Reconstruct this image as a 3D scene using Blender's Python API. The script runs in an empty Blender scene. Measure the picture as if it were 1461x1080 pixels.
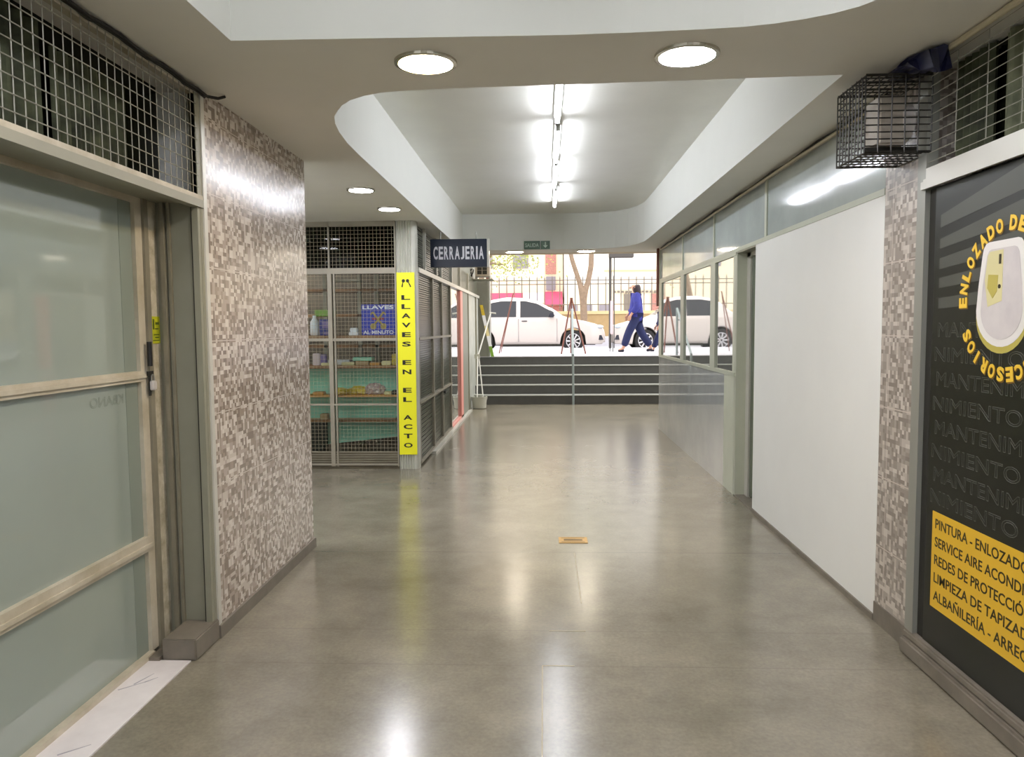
import bpy, bmesh, math, random
from mathutils import Vector, Matrix
from mathutils.geometry import tessellate_polygon

random.seed(7)
COL = bpy.context.scene.collection
PI = math.pi
XL, XR, HC, HU = -1.584, 1.67, 2.607, 3.119      # wall planes, soffit and coffer heights (metres)

# ------------------------------------------------------------------ materials
def C(h):
    h = h.lstrip('#')
    f = lambda v: v / 12.92 if v <= 0.04045 else ((v + 0.055) / 1.055) ** 2.4
    return tuple(f(int(h[i:i + 2], 16) / 255) for i in (0, 2, 4)) + (1.0,)

def newmat(name):
    m = bpy.data.materials.new(name); m.use_nodes = True
    nt = m.node_tree
    return m, nt, nt.nodes['Principled BSDF']

def mat(name, col, rough=0.5, metal=0.0, ior=1.5, var=0.0, vscale=6.0, col2=None, bump=0.0, bscale=40.0, rvar=0.0):
    m, nt, b = newmat(name)
    c = C(col)
    b.inputs['Base Color'].default_value = c
    b.inputs['Roughness'].default_value = rough
    b.inputs['Metallic'].default_value = metal
    b.inputs['IOR'].default_value = ior
    if var > 0 or col2 or bump > 0 or rvar > 0:
        tc = nt.nodes.new('ShaderNodeTexCoord')
        n = nt.nodes.new('ShaderNodeTexNoise'); n.inputs['Scale'].default_value = vscale
        n.inputs['Detail'].default_value = 6; n.inputs['Roughness'].default_value = 0.6
        nt.links.new(tc.outputs['Object'], n.inputs['Vector'])
        r = nt.nodes.new('ShaderNodeValToRGB')
        r.color_ramp.elements[0].position = 0.35; r.color_ramp.elements[1].position = 0.68
        c2 = C(col2) if col2 else tuple(max(0, v * (1 - var)) for v in c[:3]) + (1,)
        r.color_ramp.elements[0].color = c2
        r.color_ramp.elements[1].color = c
        nt.links.new(n.outputs['Fac'], r.inputs['Fac'])
        nt.links.new(r.outputs['Color'], b.inputs['Base Color'])
        if rvar > 0:
            mr = nt.nodes.new('ShaderNodeMapRange')
            mr.inputs['To Min'].default_value = max(0.02, rough - rvar); mr.inputs['To Max'].default_value = rough + rvar
            nt.links.new(n.outputs['Fac'], mr.inputs['Value']); nt.links.new(mr.outputs['Result'], b.inputs['Roughness'])
        if bump > 0:
            n2 = nt.nodes.new('ShaderNodeTexNoise'); n2.inputs['Scale'].default_value = bscale
            nt.links.new(tc.outputs['Object'], n2.inputs['Vector'])
            bp = nt.nodes.new('ShaderNodeBump'); bp.inputs['Strength'].default_value = bump; bp.inputs['Distance'].default_value = 0.01
            nt.links.new(n2.outputs['Fac'], bp.inputs['Height']); nt.links.new(bp.outputs['Normal'], b.inputs['Normal'])
    return m

def emis(name, col, strength):
    m, nt, b = newmat(name)
    b.inputs['Base Color'].default_value = C(col)
    b.inputs['Emission Color'].default_value = C(col)
    b.inputs['Emission Strength'].default_value = strength
    return m

def clear_glass(name, tint='#f2f6f4', ior=1.22):
    m, nt, b = newmat(name)
    nt.nodes.remove(b)
    out = nt.nodes['Material Output']
    t = nt.nodes.new('ShaderNodeBsdfTransparent'); t.inputs['Color'].default_value = C(tint)
    g = nt.nodes.new('ShaderNodeBsdfGlossy'); g.inputs['Roughness'].default_value = 0.02
    f = nt.nodes.new('ShaderNodeFresnel'); f.inputs['IOR'].default_value = ior
    mx = nt.nodes.new('ShaderNodeMixShader')
    nt.links.new(f.outputs['Fac'], mx.inputs['Fac']); nt.links.new(t.outputs[0], mx.inputs[1]); nt.links.new(g.outputs[0], mx.inputs[2])
    nt.links.new(mx.outputs[0], out.inputs['Surface'])
    return m

def mosaic(name, lights, rough=0.22, off=(0.0, 0.0), tile=(0.465, 0.350)):
    """ceramic tile printed with a small mosaic of rectangles; uses world-metre Y/Z of the object's own coordinates"""
    m, nt, b = newmat(name); N = nt.nodes; L = nt.links
    def math_(op, a, bb=None):
        n = N.new('ShaderNodeMath'); n.operation = op
        for i, v in enumerate((a, bb)):
            if v is None: continue
            if isinstance(v, (int, float)): n.inputs[i].default_value = v
            else: L.new(v, n.inputs[i])
        return n.outputs[0]
    geo = N.new('ShaderNodeNewGeometry'); sep = N.new('ShaderNodeSeparateXYZ'); L.new(geo.outputs['Position'], sep.inputs[0])
    u = math_('ADD', math_('ADD', sep.outputs['Y'], off[0]), 10.0); u = math_('ADD', u, math_('MULTIPLY', sep.outputs['X'], 1.0))
    v = math_('ADD', math_('ADD', sep.outputs['Z'], off[1]), 10.0)
    s = 0.01944
    cu = math_('FLOOR', math_('DIVIDE', u, s)); cv = math_('FLOOR', math_('DIVIDE', v, s))
    cu2 = math_('FLOOR', math_('DIVIDE', u, s * 2)); cv2 = math_('FLOOR', math_('DIVIDE', v, s * 2))
    def wn(a, c, w):
        cb = N.new('ShaderNodeCombineXYZ'); L.new(a, cb.inputs[0]); L.new(c, cb.inputs[1]); cb.inputs[2].default_value = w
        n = N.new('ShaderNodeTexWhiteNoise'); n.noise_dimensions = '3D'; L.new(cb.outputs[0], n.inputs['Vector']); return n.outputs['Value']
    small = wn(cu, cv, 1.0); wide = wn(cu2, cv, 2.0); tall = wn(cu, cv2, 3.0); sel = wn(cu2, cv2, 5.0)
    pick1 = math_('GREATER_THAN', sel, 0.86); pick2 = math_('LESS_THAN', sel, 0.20)
    def mix(f, a, c):
        n = N.new('ShaderNodeMix'); n.data_type = 'FLOAT'; L.new(f, n.inputs[0]); L.new(a, n.inputs[2]); L.new(c, n.inputs[3]); return n.outputs[0]
    val = mix(pick1, small, tall); val = mix(pick2, val, wide)
    r = N.new('ShaderNodeValToRGB'); r.color_ramp.interpolation = 'CONSTANT'
    e = r.color_ramp.elements
    e[0].position = 0; e[0].color = C(lights[0]); e[1].position = 0.22; e[1].color = C(lights[1])
    for p, c in zip((0.42, 0.62, 0.84), lights[2:]):
        k = e.new(p); k.color = C(c)
    L.new(val, r.inputs['Fac'])
    fu = math_('FRACT', math_('DIVIDE', math_('SUBTRACT', u, 10.0), tile[0])); fv = math_('FRACT', math_('DIVIDE', math_('SUBTRACT', v, 10.0), tile[1]))
    j = math_('MAXIMUM', math_('LESS_THAN', fu, 0.010), math_('LESS_THAN', fv, 0.013))
    mc = N.new('ShaderNodeMix'); mc.data_type = 'RGBA'
    L.new(j, mc.inputs[0]); L.new(r.outputs['Color'], mc.inputs[6]); mc.inputs[7].default_value = C('#cfc4ba')
    L.new(mc.outputs[2], b.inputs['Base Color'])
    b.inputs['Roughness'].default_value = rough
    bp = N.new('ShaderNodeBump'); bp.inputs['Strength'].default_value = 0.12; bp.inputs['Distance'].default_value = 0.002
    L.new(val, bp.inputs['Height']); L.new(bp.outputs['Normal'], b.inputs['Normal'])
    return m

def floor_mat():
    m, nt, b = newmat('polished_screed'); N = nt.nodes; L = nt.links
    geo = N.new('ShaderNodeNewGeometry')
    def noise(scale, detail, rough=0.6, dist=0.0):
        n = N.new('ShaderNodeTexNoise'); n.inputs['Scale'].default_value = scale; n.inputs['Detail'].default_value = detail
        n.inputs['Roughness'].default_value = rough; n.inputs['Distortion'].default_value = dist
        L.new(geo.outputs['Position'], n.inputs['Vector']); return n.outputs['Fac']
    a = noise(1.7, 8, 0.68); f = noise(60, 3); g = noise(6, 6, 0.7, 1.2)
    r = N.new('ShaderNodeValToRGB'); e = r.color_ramp.elements
    e[0].position = 0.33; e[0].color = C('#6f6a5c'); e[1].position = 0.7; e[1].color = C('#928b7b')
    L.new(a, r.inputs['Fac'])
    r2 = N.new('ShaderNodeValToRGB'); e = r2.color_ramp.elements
    e[0].position = 0.3; e[0].color = (0.86, 0.86, 0.85, 1); e[1].position = 0.7; e[1].color = (1.08, 1.07, 1.05, 1)
    L.new(f, r2.inputs['Fac'])
    mu = N.new('ShaderNodeMix'); mu.data_type = 'RGBA'; mu.blend_type = 'MULTIPLY'; mu.inputs[0].default_value = 1
    L.new(r.outputs['Color'], mu.inputs[6]); L.new(r2.outputs['Color'], mu.inputs[7])
    # expansion joints at fixed places
    sep = N.new('ShaderNodeSeparateXYZ'); L.new(geo.outputs['Position'], sep.inputs[0])
    def m_(op, x, y=None):
        n = N.new('ShaderNodeMath'); n.operation = op
        for i, v in enumerate((x, y)):
            if v is None: continue
            if isinstance(v, (int, float)): n.inputs[i].default_value = v
            else: L.new(v, n.inputs[i])
        return n.outputs[0]
    def line(axis, pos, w):
        return m_('LESS_THAN', m_('ABSOLUTE', m_('SUBTRACT', sep.outputs[axis], pos)), w)
    j = line('Y', 4.86, 0.005)
    for p in (3.58, 3.2, 7.4, 10.6, 12.3, 1.7): j = m_('MAXIMUM', j, m_('MULTIPLY', line('Y', p, 0.004), 0.45))
    mj = N.new('ShaderNodeMix'); mj.data_type = 'RGBA'; L.new(m_('MULTIPLY', j, 0.6), mj.inputs[0])
    L.new(mu.outputs[2], mj.inputs[6]); mj.inputs[7].default_value = C('#5a554c')
    L.new(mj.outputs[2], b.inputs['Base Color'])
    b.inputs['Roughness'].default_value = 0.205
    b.inputs['IOR'].default_value = 1.8
    return m

M = dict(
    floor=floor_mat(),
    soffit=mat('soffit_paint', '#e8e5dc', 0.7, var=0.06, vscale=1.2),
    fascia=mat('white_fascia_paint', '#e3e4dd', 0.6, var=0.03, vscale=1.5),
    coffer=mat('coffer_ceiling_paint', '#ecece4', 0.35, var=0.05, vscale=2.0, bump=0.03, bscale=3),
    tile=mosaic('mosaic_tile', ('#85766a', '#aea094', '#c9beb3', '#9a8c80', '#dad1c8'), 0.17, (-0.092, -0.04)),
    tile2=mosaic('mosaic_tile_grey', ('#8c8278', '#a89f95', '#bfb6ac', '#9a9086', '#ccc4ba'), 0.30, (-0.22, -0.04)),
    plinth=mat('plinth_paint', '#7f776b', 0.5, var=0.25, vscale=8),
    greygreen=mat('grey_green_enamel', '#92907f', 0.42, var=0.10, vscale=5),
    dirtymetal=mat('worn_painted_metal', '#cac2b0', 0.45, col2='#aea48d', vscale=5, bump=0.05),
    railmetal=mat('pale_rail_metal', '#c3bba9', 0.4, col2='#a0957f', vscale=7),
    plaster=mat('flaking_plaster', '#cdc6b2', 0.8, col2='#a39a82', vscale=14, bump=0.4),
    darkgap=mat('dark_gap', '#23221c', 0.8),
    frost=mat('frosted_film_glass', '#9aa399', 0.025, ior=1.9, col2='#969f97', vscale=1.5, bump=0.008, bscale=2),
    frost_edge=mat('frosted_glass_margin', '#868e84', 0.12),
    marble=mat('white_marble', '#efeaea', 0.2, col2='#dcd6d6', vscale=3),
    vein=mat('marble_vein', '#9a96a0', 0.3),
    blacktube=mat('black_rubber', '#0c0c0c', 0.5),
    lockbody=mat('padlock_shell', '#dcd6d2', 0.3, 0.2),
    steel=mat('steel', '#b5b5b0', 0.3, 0.9),
    sticker=mat('sticker_yellow', '#cfd02a', 0.5, col2='#a5aa20', vscale=30),
    stickerdark=mat('sticker_print', '#4b5a1c', 0.5),
    darkglass=mat('dark_glass', '#15180f', 0.12, ior=1.25, col2='#0d0f0a', vscale=2),
    curtain=mat('dark_green_curtain', '#4b5038', 0.9, col2='#24281b', vscale=9),
    curtain2=mat('pale_green_curtain', '#70735a', 0.9, col2='#4b4f3c', vscale=7),
    wire=mat('pale_wire', '#8f8d80', 0.5),
    darkwire=mat('dark_wire', '#26241f', 0.5),
    cable=mat('black_cable', '#1c1712', 0.7),
    conduit=mat('cream_conduit', '#c2b79c', 0.5),
    white=mat('white_paint', '#f1f2ee', 0.55, var=0.03, vscale=2),
    doorgreen=mat('grey_green_door_paint', '#c8ccb9', 0.4, var=0.06),
    winframe=mat('pale_green_frame_paint', '#bdc2b0', 0.4, var=0.05),
    mirror=mat('reflective_pane', '#cfd2ce', 0.02, metal=0.82),
    milky=mat('milky_reflective_pane', '#c2cccb', 0.08, ior=2.7, col2='#aeb9b8', vscale=1.6, bump=0.10, bscale=2.5),
    doorglass=mat('green_door_glass', '#5e6a58', 0.06, ior=1.6, col2='#47523f', vscale=3),
    channel=mat('olive_channel_metal', '#8a8472', 0.5, var=0.25, vscale=6),
    laminate=mat('glossy_grey_laminate', '#bfc2c1', 0.04, ior=2.5, col2='#b0b4b4', vscale=2, bump=0.03, bscale=1.5),
    black=mat('sign_black_vinyl', '#15160f', 0.32),
    stripe=mat('sign_stripe_grey', '#45463f', 0.38),
    outline=mat('outline_grey', '#5b5c55', 0.4),
    signyellow=mat('sign_panel_yellow', '#e2b52e', 0.42),
    letteryellow=mat('letter_yellow', '#ecc43c', 0.42),
    lettershadow=mat('letter_shadow_brown', '#7c5a12', 0.5),
    letterdark=mat('letter_dark', '#31290e', 0.5),
    tubwhite=mat('printed_tub_rim', '#e6e2dd', 0.4),
    tubin=mat('printed_tub_inside', '#d6cfcc', 0.4, col2='#c6bfbf', vscale=6),
    tubyel=mat('printed_tub_cream', '#d8cf9a', 0.4),
    tubol=mat('printed_tub_olive', '#b9ab52', 0.4),
    alu=mat('aluminium_frame', '#9b9b92', 0.35, 0.3),
    alulight=mat('pale_aluminium', '#cfcdc4', 0.3, 0.2),
    kframe=mat('kiosk_beige_frame', '#979080', 0.45, var=0.12),
    kbase=mat('kiosk_base_panel', '#6e6654', 0.4, col2='#575040', vscale=4),
    kcol=mat('corrugated_grey_metal', '#c4c4b8', 0.4, var=0.08),
    kwire=mat('kiosk_wire', '#b4a98f', 0.5),
    kiosk_in=mat('kiosk_inside_wall', '#554836', 0.8, var=0.3),
    kglass=clear_glass('kiosk_glass'),
    kdark=clear_glass('dark_transom_glass', '#59605a', 1.15),
    teal=mat('teal_board', '#a2dcc6', 0.6, col2='#8bcab1', vscale=4),
    wood=mat('orange_brown_wood', '#a37346', 0.55, col2='#7f5530', vscale=10),
    orange=mat('orange_wood', '#c98d3e', 0.6),
    byellow=mat('banner_yellow', '#eeea1e', 0.5),
    bblack=mat('banner_black', '#14140c', 0.5),
    navy=mat('sign_navy', '#0d1c33', 0.35),
    blue=mat('poster_blue', '#1f2fa8', 0.4),
    blue2=mat('box_blue', '#2a2f86', 0.5),
    pwhite=mat('poster_white', '#e9e9f0', 0.5),
    pred=mat('poster_red', '#8e2b3c', 0.5),
    pgold=mat('poster_gold', '#a08a45', 0.5),
    exitgreen=mat('exit_sign_green', '#2c5236', 0.4),
    exitlet=mat('exit_sign_letters', '#c9d8c8', 0.4),
    shutter=mat('grey_shutter_slats', '#585b4c', 0.28, var=0.2),
    pink=mat('pink_frame_paint', '#e59a8f', 0.5),
    greypanel=mat('grey_wall_panel', '#8b8c80', 0.5, var=0.1),
    palepanel=mat('pale_scuffed_panel', '#c9cbc3', 0.35, col2='#aeb1a9', vscale=4),
    colgrey=mat('grey_street_column', '#8c8c84', 0.5, var=0.1),
    stair=mat('dark_stair_stone', '#4e4f4e', 0.5, var=0.15),
    nosing=mat('pale_stair_nosing', '#a7a9a4', 0.35),
    sidewalk=mat('pale_sidewalk', '#bebcc4', 0.6, var=0.06),
    road=mat('pale_road', '#9a99a0', 0.7, var=0.1),
    brass=mat('brass_plate', '#c39a52', 0.35, 0.6),
    brassdark=mat('brass_plate_engraving', '#6f5426', 0.5, 0.3),
    carwhite=mat('white_car_paint', '#cdc4c0', 0.18, ior=1.5),
    carglass=mat('tinted_car_glass', '#14151f', 0.05),
    tyre=mat('tyre_rubber', '#1c1a1c', 0.7),
    alloy=mat('alloy_rim', '#d9d6dc', 0.3, 0.4),
    plastic=mat('dark_car_plastic', '#2c2e3c', 0.4),
    lamp=mat('headlamp_glass', '#c2cdd6', 0.1),
    skin=mat('skin', '#b98c76', 0.6),
    hair=mat('dark_hair', '#2b2026', 0.7),
    jacket=mat('blue_jacket', '#31358c', 0.8, var=0.25, vscale=9),
    jacketdark=mat('navy_lining', '#1b1c4a', 0.8),
    trousers=mat('navy_trousers', '#1c2450', 0.85, var=0.2),
    shoe=mat('dark_shoes', '#15152a', 0.6),
    easel=mat('red_brown_easel_wood', '#7a4a3e', 0.6),
    rail=mat('blue_grey_rail_paint', '#8d9a9c', 0.4),
    bark=mat('pale_bark', '#8f7a66', 0.85, var=0.25, vscale=8),
    leaf=mat('yellow_green_leaves', '#b2b766', 0.7, col2='#858d4c', vscale=2),
    iron=mat('weathered_fence_iron', '#6e655c', 0.6),
    fwall=mat('ochre_street_wall', '#ab9168', 0.8, var=0.1),
    fcap=mat('ochre_wall_cap', '#cdb58a', 0.8),
    bcream=mat('cream_building', '#d9cbb2', 0.8, var=0.04, vscale=0.7),
    bwhite=mat('white_building', '#dbd6cc', 0.8, var=0.03, vscale=0.7),
    brick=mat('faded_brick_shutter', '#b07c70', 0.8, col2='#8e6058', vscale=14),
    bgrey=mat('grey_window', '#7d7880', 0.3),
    awn=mat('red_awning', '#d2496a', 0.7),
    lilac=mat('lilac_banner', '#d5c3e6', 0.7),
    pole=mat('dark_grey_pole', '#4a4745', 0.6),
    bucket=mat('pale_grey_bucket', '#b9b9ae', 0.45),
    broom=mat('white_broom_handle', '#d8d8d4', 0.4),
    acbody=mat('beige_unit_casing', '#b1a89b', 0.5),
    bag=mat('dark_blue_plastic_bag', '#10143a', 0.35),
    cardboard=mat('cardboard', '#a98d66', 0.8),
    mint=mat('mint_box', '#8fd0b4', 0.6),
    cream=mat('cream_packet', '#e3d6a2', 0.6),
    ypack=mat('yellow_packet', '#d8bd37', 0.5, col2='#b59a2a', vscale=25),
    purple=mat('purple_packet', '#7d6aa6', 0.5),
    clearbag=mat('cloudy_plastic_bag', '#c7bcb4', 0.35, col2='#a2767a', vscale=22),
    green=mat('green_strip', '#7da53a', 0.6),
    parapink=mat('pale_pink_sign', '#e6cfd6', 0.6),
    warmlamp=emis('warm_lamp', '#ffe2b4', 125.0),
    dimlamp=emis('dim_warm_lamp', '#fff0d8', 60.0),
    coollamp=emis('cool_lamp', '#f7f7ff', 140.0),
    tubelamp=emis('fluorescent_tube', '#f2f5ff', 54.0),
    tubewarm=emis('warm_white_tube', '#f4f5ff', 88.0),
    chrome=mat('chrome_ring', '#c9c4b8', 0.2, 0.8),
    batten=mat('white_batten', '#e6e6e2', 0.5),
)

# ------------------------------------------------------------------ mesh building
class MB:
    def __init__(s): s.v = []; s.f = []
    def add(s, vs, fs):
        o = len(s.v); s.v += [tuple(v) for v in vs]; s.f += [tuple(i + o for i in f) for f in fs]; return s
    def box(s, x0, x1, y0, y1, z0, z1, bev=0.0):
        if bev > 0:
            bm = bmesh.new(); bmesh.ops.create_cube(bm, size=1)
            for v in bm.verts:
                v.co = Vector(((x0 + x1) / 2 + v.co.x * (x1 - x0), (y0 + y1) / 2 + v.co.y * (y1 - y0), (z0 + z1) / 2 + v.co.z * (z1 - z0)))
            bmesh.ops.bevel(bm, geom=list(bm.edges), offset=bev, segments=2, affect='EDGES')
            s.bm(bm); return s
        vs = [(x, y, z) for x in (x0, x1) for y in (y0, y1) for z in (z0, z1)]
        return s.add(vs, [(0, 1, 3, 2), (4, 6, 7, 5), (0, 4, 5, 1), (2, 3, 7, 6), (0, 2, 6, 4), (1, 5, 7, 3)])
    def bm(s, bm):
        bm.verts.index_update()
        s.add([v.co[:] for v in bm.verts], [[v.index for v in f.verts] for f in bm.faces]); bm.free(); return s
    def tube(s, p, q, r, n=8, r2=None, cap=True):
        p = Vector(p); q = Vector(q); d = (q - p); r2 = r if r2 is None else r2
        a = d.orthogonal().normalized(); b = d.normalized().cross(a)
        vs = []
        for c, rr in ((p, r), (q, r2)):
            for i in range(n):
                t = 2 * PI * i / n + PI / n; vs.append(c + a * (rr * math.cos(t)) + b * (rr * math.sin(t)))
        fs = [(i, (i + 1) % n, n + (i + 1) % n, n + i) for i in range(n)]
        if cap: fs += [tuple(reversed(range(n))), tuple(range(n, 2 * n))]
        return s.add(vs, fs)
    def path(s, pts, r, n=6):
        for a, b in zip(pts, pts[1:]): s.tube(a, b, r, n)
        return s
    def lathe(s, prof, c, n=24, axis='z'):
        c = Vector(c); vs = []
        for (r, h) in prof:
            for i in range(n):
                t = 2 * PI * i / n
                p = Vector((r * math.cos(t), r * math.sin(t), h))
                if axis == 'y': p = Vector((p.x, p.z, p.y))
                if axis == 'x': p = Vector((p.z, p.x, p.y))
                vs.append(c + p)
        fs = []
        for k in range(len(prof) - 1):
            for i in range(n):
                j = (i + 1) % n; fs.append((k * n + i, k * n + j, (k + 1) * n + j, (k + 1) * n + i))
        fs.append(tuple(reversed(range(n)))); fs.append(tuple(range((len(prof) - 1) * n, len(prof) * n)))
        return s.add(vs, fs)
    def prism(s, pts, U, V, O, N, d):
        """polygon pts (u,v) on plane O+uU+vV, thickness d along N"""
        U, V, O, N = Vector(U), Vector(V), Vector(O), Vector(N); n = len(pts)
        lo = [O + U * a + V * b for a, b in pts]; hi = [p + N * d for p in lo]
        tris = tessellate_polygon([[Vector((a, b, 0)) for a, b in pts]])
        fs = [tuple(t) for t in tris] + [tuple(i + n for i in reversed(t)) for t in tris]
        fs += [(i, (i + 1) % n, n + (i + 1) % n, n + i) for i in range(n)]
        return s.add(lo + hi, fs)
    def sphere(s, c, r, sc=(1, 1, 1), seg=16, ring=10):
        bm = bmesh.new(); bmesh.ops.create_uvsphere(bm, u_segments=seg, v_segments=ring, radius=r)
        for v in bm.verts: v.co = Vector((v.co.x * sc[0], v.co.y * sc[1], v.co.z * sc[2])) + Vector(c)
        return s.bm(bm)
    def grid_wires(s, O, U, V, nu, nv, du, dv, r, N):
        """wire mesh: nu+1 wires along V, nv+1 along U"""
        O, U, V, N = Vector(O), Vector(U), Vector(V), Vector(N)
        for i in range(nu + 1): s.tube(O + U * (i * du), O + U * (i * du) + V * (nv * dv), r, 4, cap=False)
        for j in range(nv + 1): s.tube(O + V * (j * dv) + N * r * 1.5, O + V * (j * dv) + U * (nu * du) + N * r * 1.5, r, 4, cap=False)
        return s

def root_origin(o):
    while o is not None and o.parent is not None: o = o.parent
    return Vector(o.location) if o is not None else Vector((0, 0, 0))

def tag(o, label=None, cat=None, group=None, kind=None):
    if label: o['label'] = label
    if cat: o['category'] = cat
    if group: o['group'] = group
    if kind: o['kind'] = kind
    return o

def link_mesh(name, me, parent=None, org=None):
    o = bpy.data.objects.new(name, me); COL.objects.link(o)
    if parent is not None: o.parent = parent
    elif org is not None: o.location = org
    return o

def obj(name, mb, m, parent=None, smooth=False, label=None, recalc=True):
    vs = [Vector(v) for v in mb.v]
    if parent is None:
        lo = [min(v[i] for v in vs) for i in range(3)]; hi = [max(v[i] for v in vs) for i in range(3)]
        org = Vector(((lo[0] + hi[0]) / 2, (lo[1] + hi[1]) / 2, lo[2]))
    else: org = root_origin(parent)
    me = bpy.data.meshes.new(name); me.from_pydata([v - org for v in vs], [], mb.f)
    if recalc:
        bm = bmesh.new(); bm.from_mesh(me); bmesh.ops.recalc_face_normals(bm, faces=bm.faces); bm.to_mesh(me); bm.free()
    me.materials.append(M[m] if isinstance(m, str) else m)
    if smooth:
        for p in me.polygons: p.use_smooth = True
    o = link_mesh(name, me, parent, org)
    if label: o['label'] = label
    return o

def thing(name, loc, label=None, cat=None, group=None, kind=None, rotz=0.0):
    o = bpy.data.objects.new(name, None); COL.objects.link(o); o.empty_display_size = 0.1
    o.location = loc; o.rotation_euler = (0, 0, rotz)
    return tag(o, label, cat, group, kind)

def struct(name, mb, m, parent=None, **k):
    o = obj(name, mb, m, parent, **k)
    if parent is None: o['kind'] = 'structure'
    return o

def sroot(name, loc):
    return thing(name, loc, kind='structure')

def solo(name, mb, m, label, cat, group=None, smooth=False, kind=None):
    return tag(obj(name, mb, m, smooth=smooth), label, cat, group, kind)

def copy_tree(o, parent=None):
    c = o.copy(); COL.objects.link(c); c.parent = parent
    for ch in list(o.children): copy_tree(ch, c)
    return c

def relabel(root, matname_map):
    pass

# text: returns list of (verts(x,y,z), faces) for a string at unit cap height, normalised to start at x=0
def glyphs(s, bold=0.0, outline=0.0, extrude=0.02):
    cu = bpy.data.curves.new('txt', 'FONT'); cu.body = s; cu.size = 1.0; cu.resolution_u = 3
    if outline > 0:
        cu.fill_mode = 'NONE'; cu.bevel_depth = outline; cu.bevel_resolution = 0
    else:
        cu.offset = bold; cu.extrude = extrude
    ob = bpy.data.objects.new('txt', cu); COL.objects.link(ob)
    dg = bpy.context.evaluated_depsgraph_get(); dg.update()
    me = bpy.data.meshes.new_from_object(ob.evaluated_get(dg))
    vs = [v.co.copy() for v in me.vertices]; fs = [tuple(p.vertices) for p in me.polygons]
    bpy.data.objects.remove(ob); bpy.data.curves.remove(cu); bpy.data.meshes.remove(me)
    return vs, fs

def text(mb, s, O, U, V, N, h, w=None, th=0.002, bold=0.0, outline=0.0, align='c', mirror=False):
    """write s on plane O+uU+vV, cap height h, total width w (None: natural); O is centre (c) or left-centre (l)"""
    U, V, N, O = Vector(U), Vector(V), Vector(N), Vector(O)
    vs, fs = glyphs(s, bold, outline)
    if not vs: return mb
    x0 = min(v.x for v in vs); x1 = max(v.x for v in vs); y0 = min(v.y for v in vs); y1 = max(v.y for v in vs)
    zs = max(1e-6, max(v.z for v in vs) - min(v.z for v in vs)); zm = min(v.z for v in vs)
    if outline > 0 or s in 'OSCQ' or True:
        cap0, cap1 = 0.0, 0.729 * 1.0
        if len(s) == 1: cap0, cap1 = y0, y1
    k = h / (cap1 - cap0); kx = (w / (x1 - x0)) if w else k
    W = (x1 - x0) * kx; out = []
    for v in vs:
        u = (v.x - x0) * kx - (W / 2 if align == 'c' else 0); t = (v.y - (cap0 + cap1) / 2) * k
        if mirror: u = -u
        out.append(O + U * u + V * t + N * ((v.z - zm) / zs * th))
    return mb.add(out, fs)

EX, EY, EZ = (1, 0, 0), (0, 1, 0), (0, 0, 1)

# ------------------------------------------------------------------ camera, world, view
cam = bpy.data.cameras.new('camera'); co = bpy.data.objects.new('camera', cam); COL.objects.link(co)
cam.sensor_fit = 'HORIZONTAL'; cam.sensor_width = 36.0; cam.lens = 36.0 * 1060.5 / 1461
cam.clip_start = 0.05; cam.clip_end = 300
pitch, yaw, roll = 0.0696, 0.0428, -0.0078
co.matrix_world = Matrix.Translation((0, 0, 1.5)) @ Matrix.Rotation(yaw, 4, 'Z') @ Matrix.Rotation(PI / 2 - pitch, 4, 'X') @ Matrix.Rotation(roll, 4, 'Z')
sc = bpy.context.scene; sc.camera = co
sc.view_settings.view_transform = 'Standard'; sc.view_settings.look = 'None'; sc.view_settings.gamma = 1
sc.view_settings.use_curve_mapping = False; sc.view_settings.exposure = 0.10
w = bpy.data.worlds.new('sky'); sc.world = w; w.use_nodes = True
bg = w.node_tree.nodes['Background']; bg.inputs['Color'].default_value = (1.0, 0.985, 0.97, 1); bg.inputs['Strength'].default_value = 3.1
sc.cycles.max_bounces = 10; sc.cycles.diffuse_bounces = 5; sc.cycles.glossy_bounces = 5; sc.cycles.transparent_max_bounces = 16
sc.cycles.caustics_reflective = False; sc.cycles.caustics_refractive = False
sc.cycles.sample_clamp_indirect = 6.0
sc.cycles.use_denoising = True

# ================================================================== SETTING
struct('floor', MB().box(-4.4, 3.6, -4.0, 14.3, -0.12, 0.0), 'floor')

# ceiling: soffit with two coffers
coffer_far = [(1.338, 3.455), (-0.25, 3.52), (-0.502, 3.53), (-0.635, 3.542), (-0.756, 3.565), (-0.851, 3.608), (-0.935, 3.672),
              (-1.0, 3.755), (-1.044, 3.841), (-1.09, 3.94), (-1.125, 4.08), (-1.15, 4.25), (-1.17, 4.5), (-1.176, 4.8), (-1.176, 8.0), (-1.16, 10.8),
              (-0.5, 10.84), (0.3, 10.84), (0.8, 10.80), (1.02, 10.70), (1.18, 10.5), (1.28, 10.25), (1.33, 9.95), (1.338, 9.6)]
coffer_near = [(-1.198, -3.4), (-1.198, 2.898), (0.071, 2.922), (0.335, 2.915), (0.6, 2.9), (0.75, 2.886), (0.86, 2.862), (0.95, 2.83), (1.04, 2.785),
               (1.11, 2.73), (1.17, 2.65), (1.23, 2.53), (1.27, 2.37), (1.29, 2.1), (1.3, 1.8), (1.3, -3.4)]
def ring_area(p): return sum(a[0] * b[1] - b[0] * a[1] for a, b in zip(p, p[1:] + p[:1]))
outer = [(-4.4, -4.0), (3.6, -4.0), (3.6, 11.35), (-4.4, 11.35)]
sof = MB()
loops = [outer] + [list(p) for p in (coffer_far, coffer_near)]
loops = [l if (ring_area(l) > 0) == (i == 0) else l[::-1] for i, l in enumerate(loops)]
flat = [p for l in loops for p in l]
tr = tessellate_polygon([[Vector((x, y, 0)) for x, y in l] for l in loops])
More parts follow.
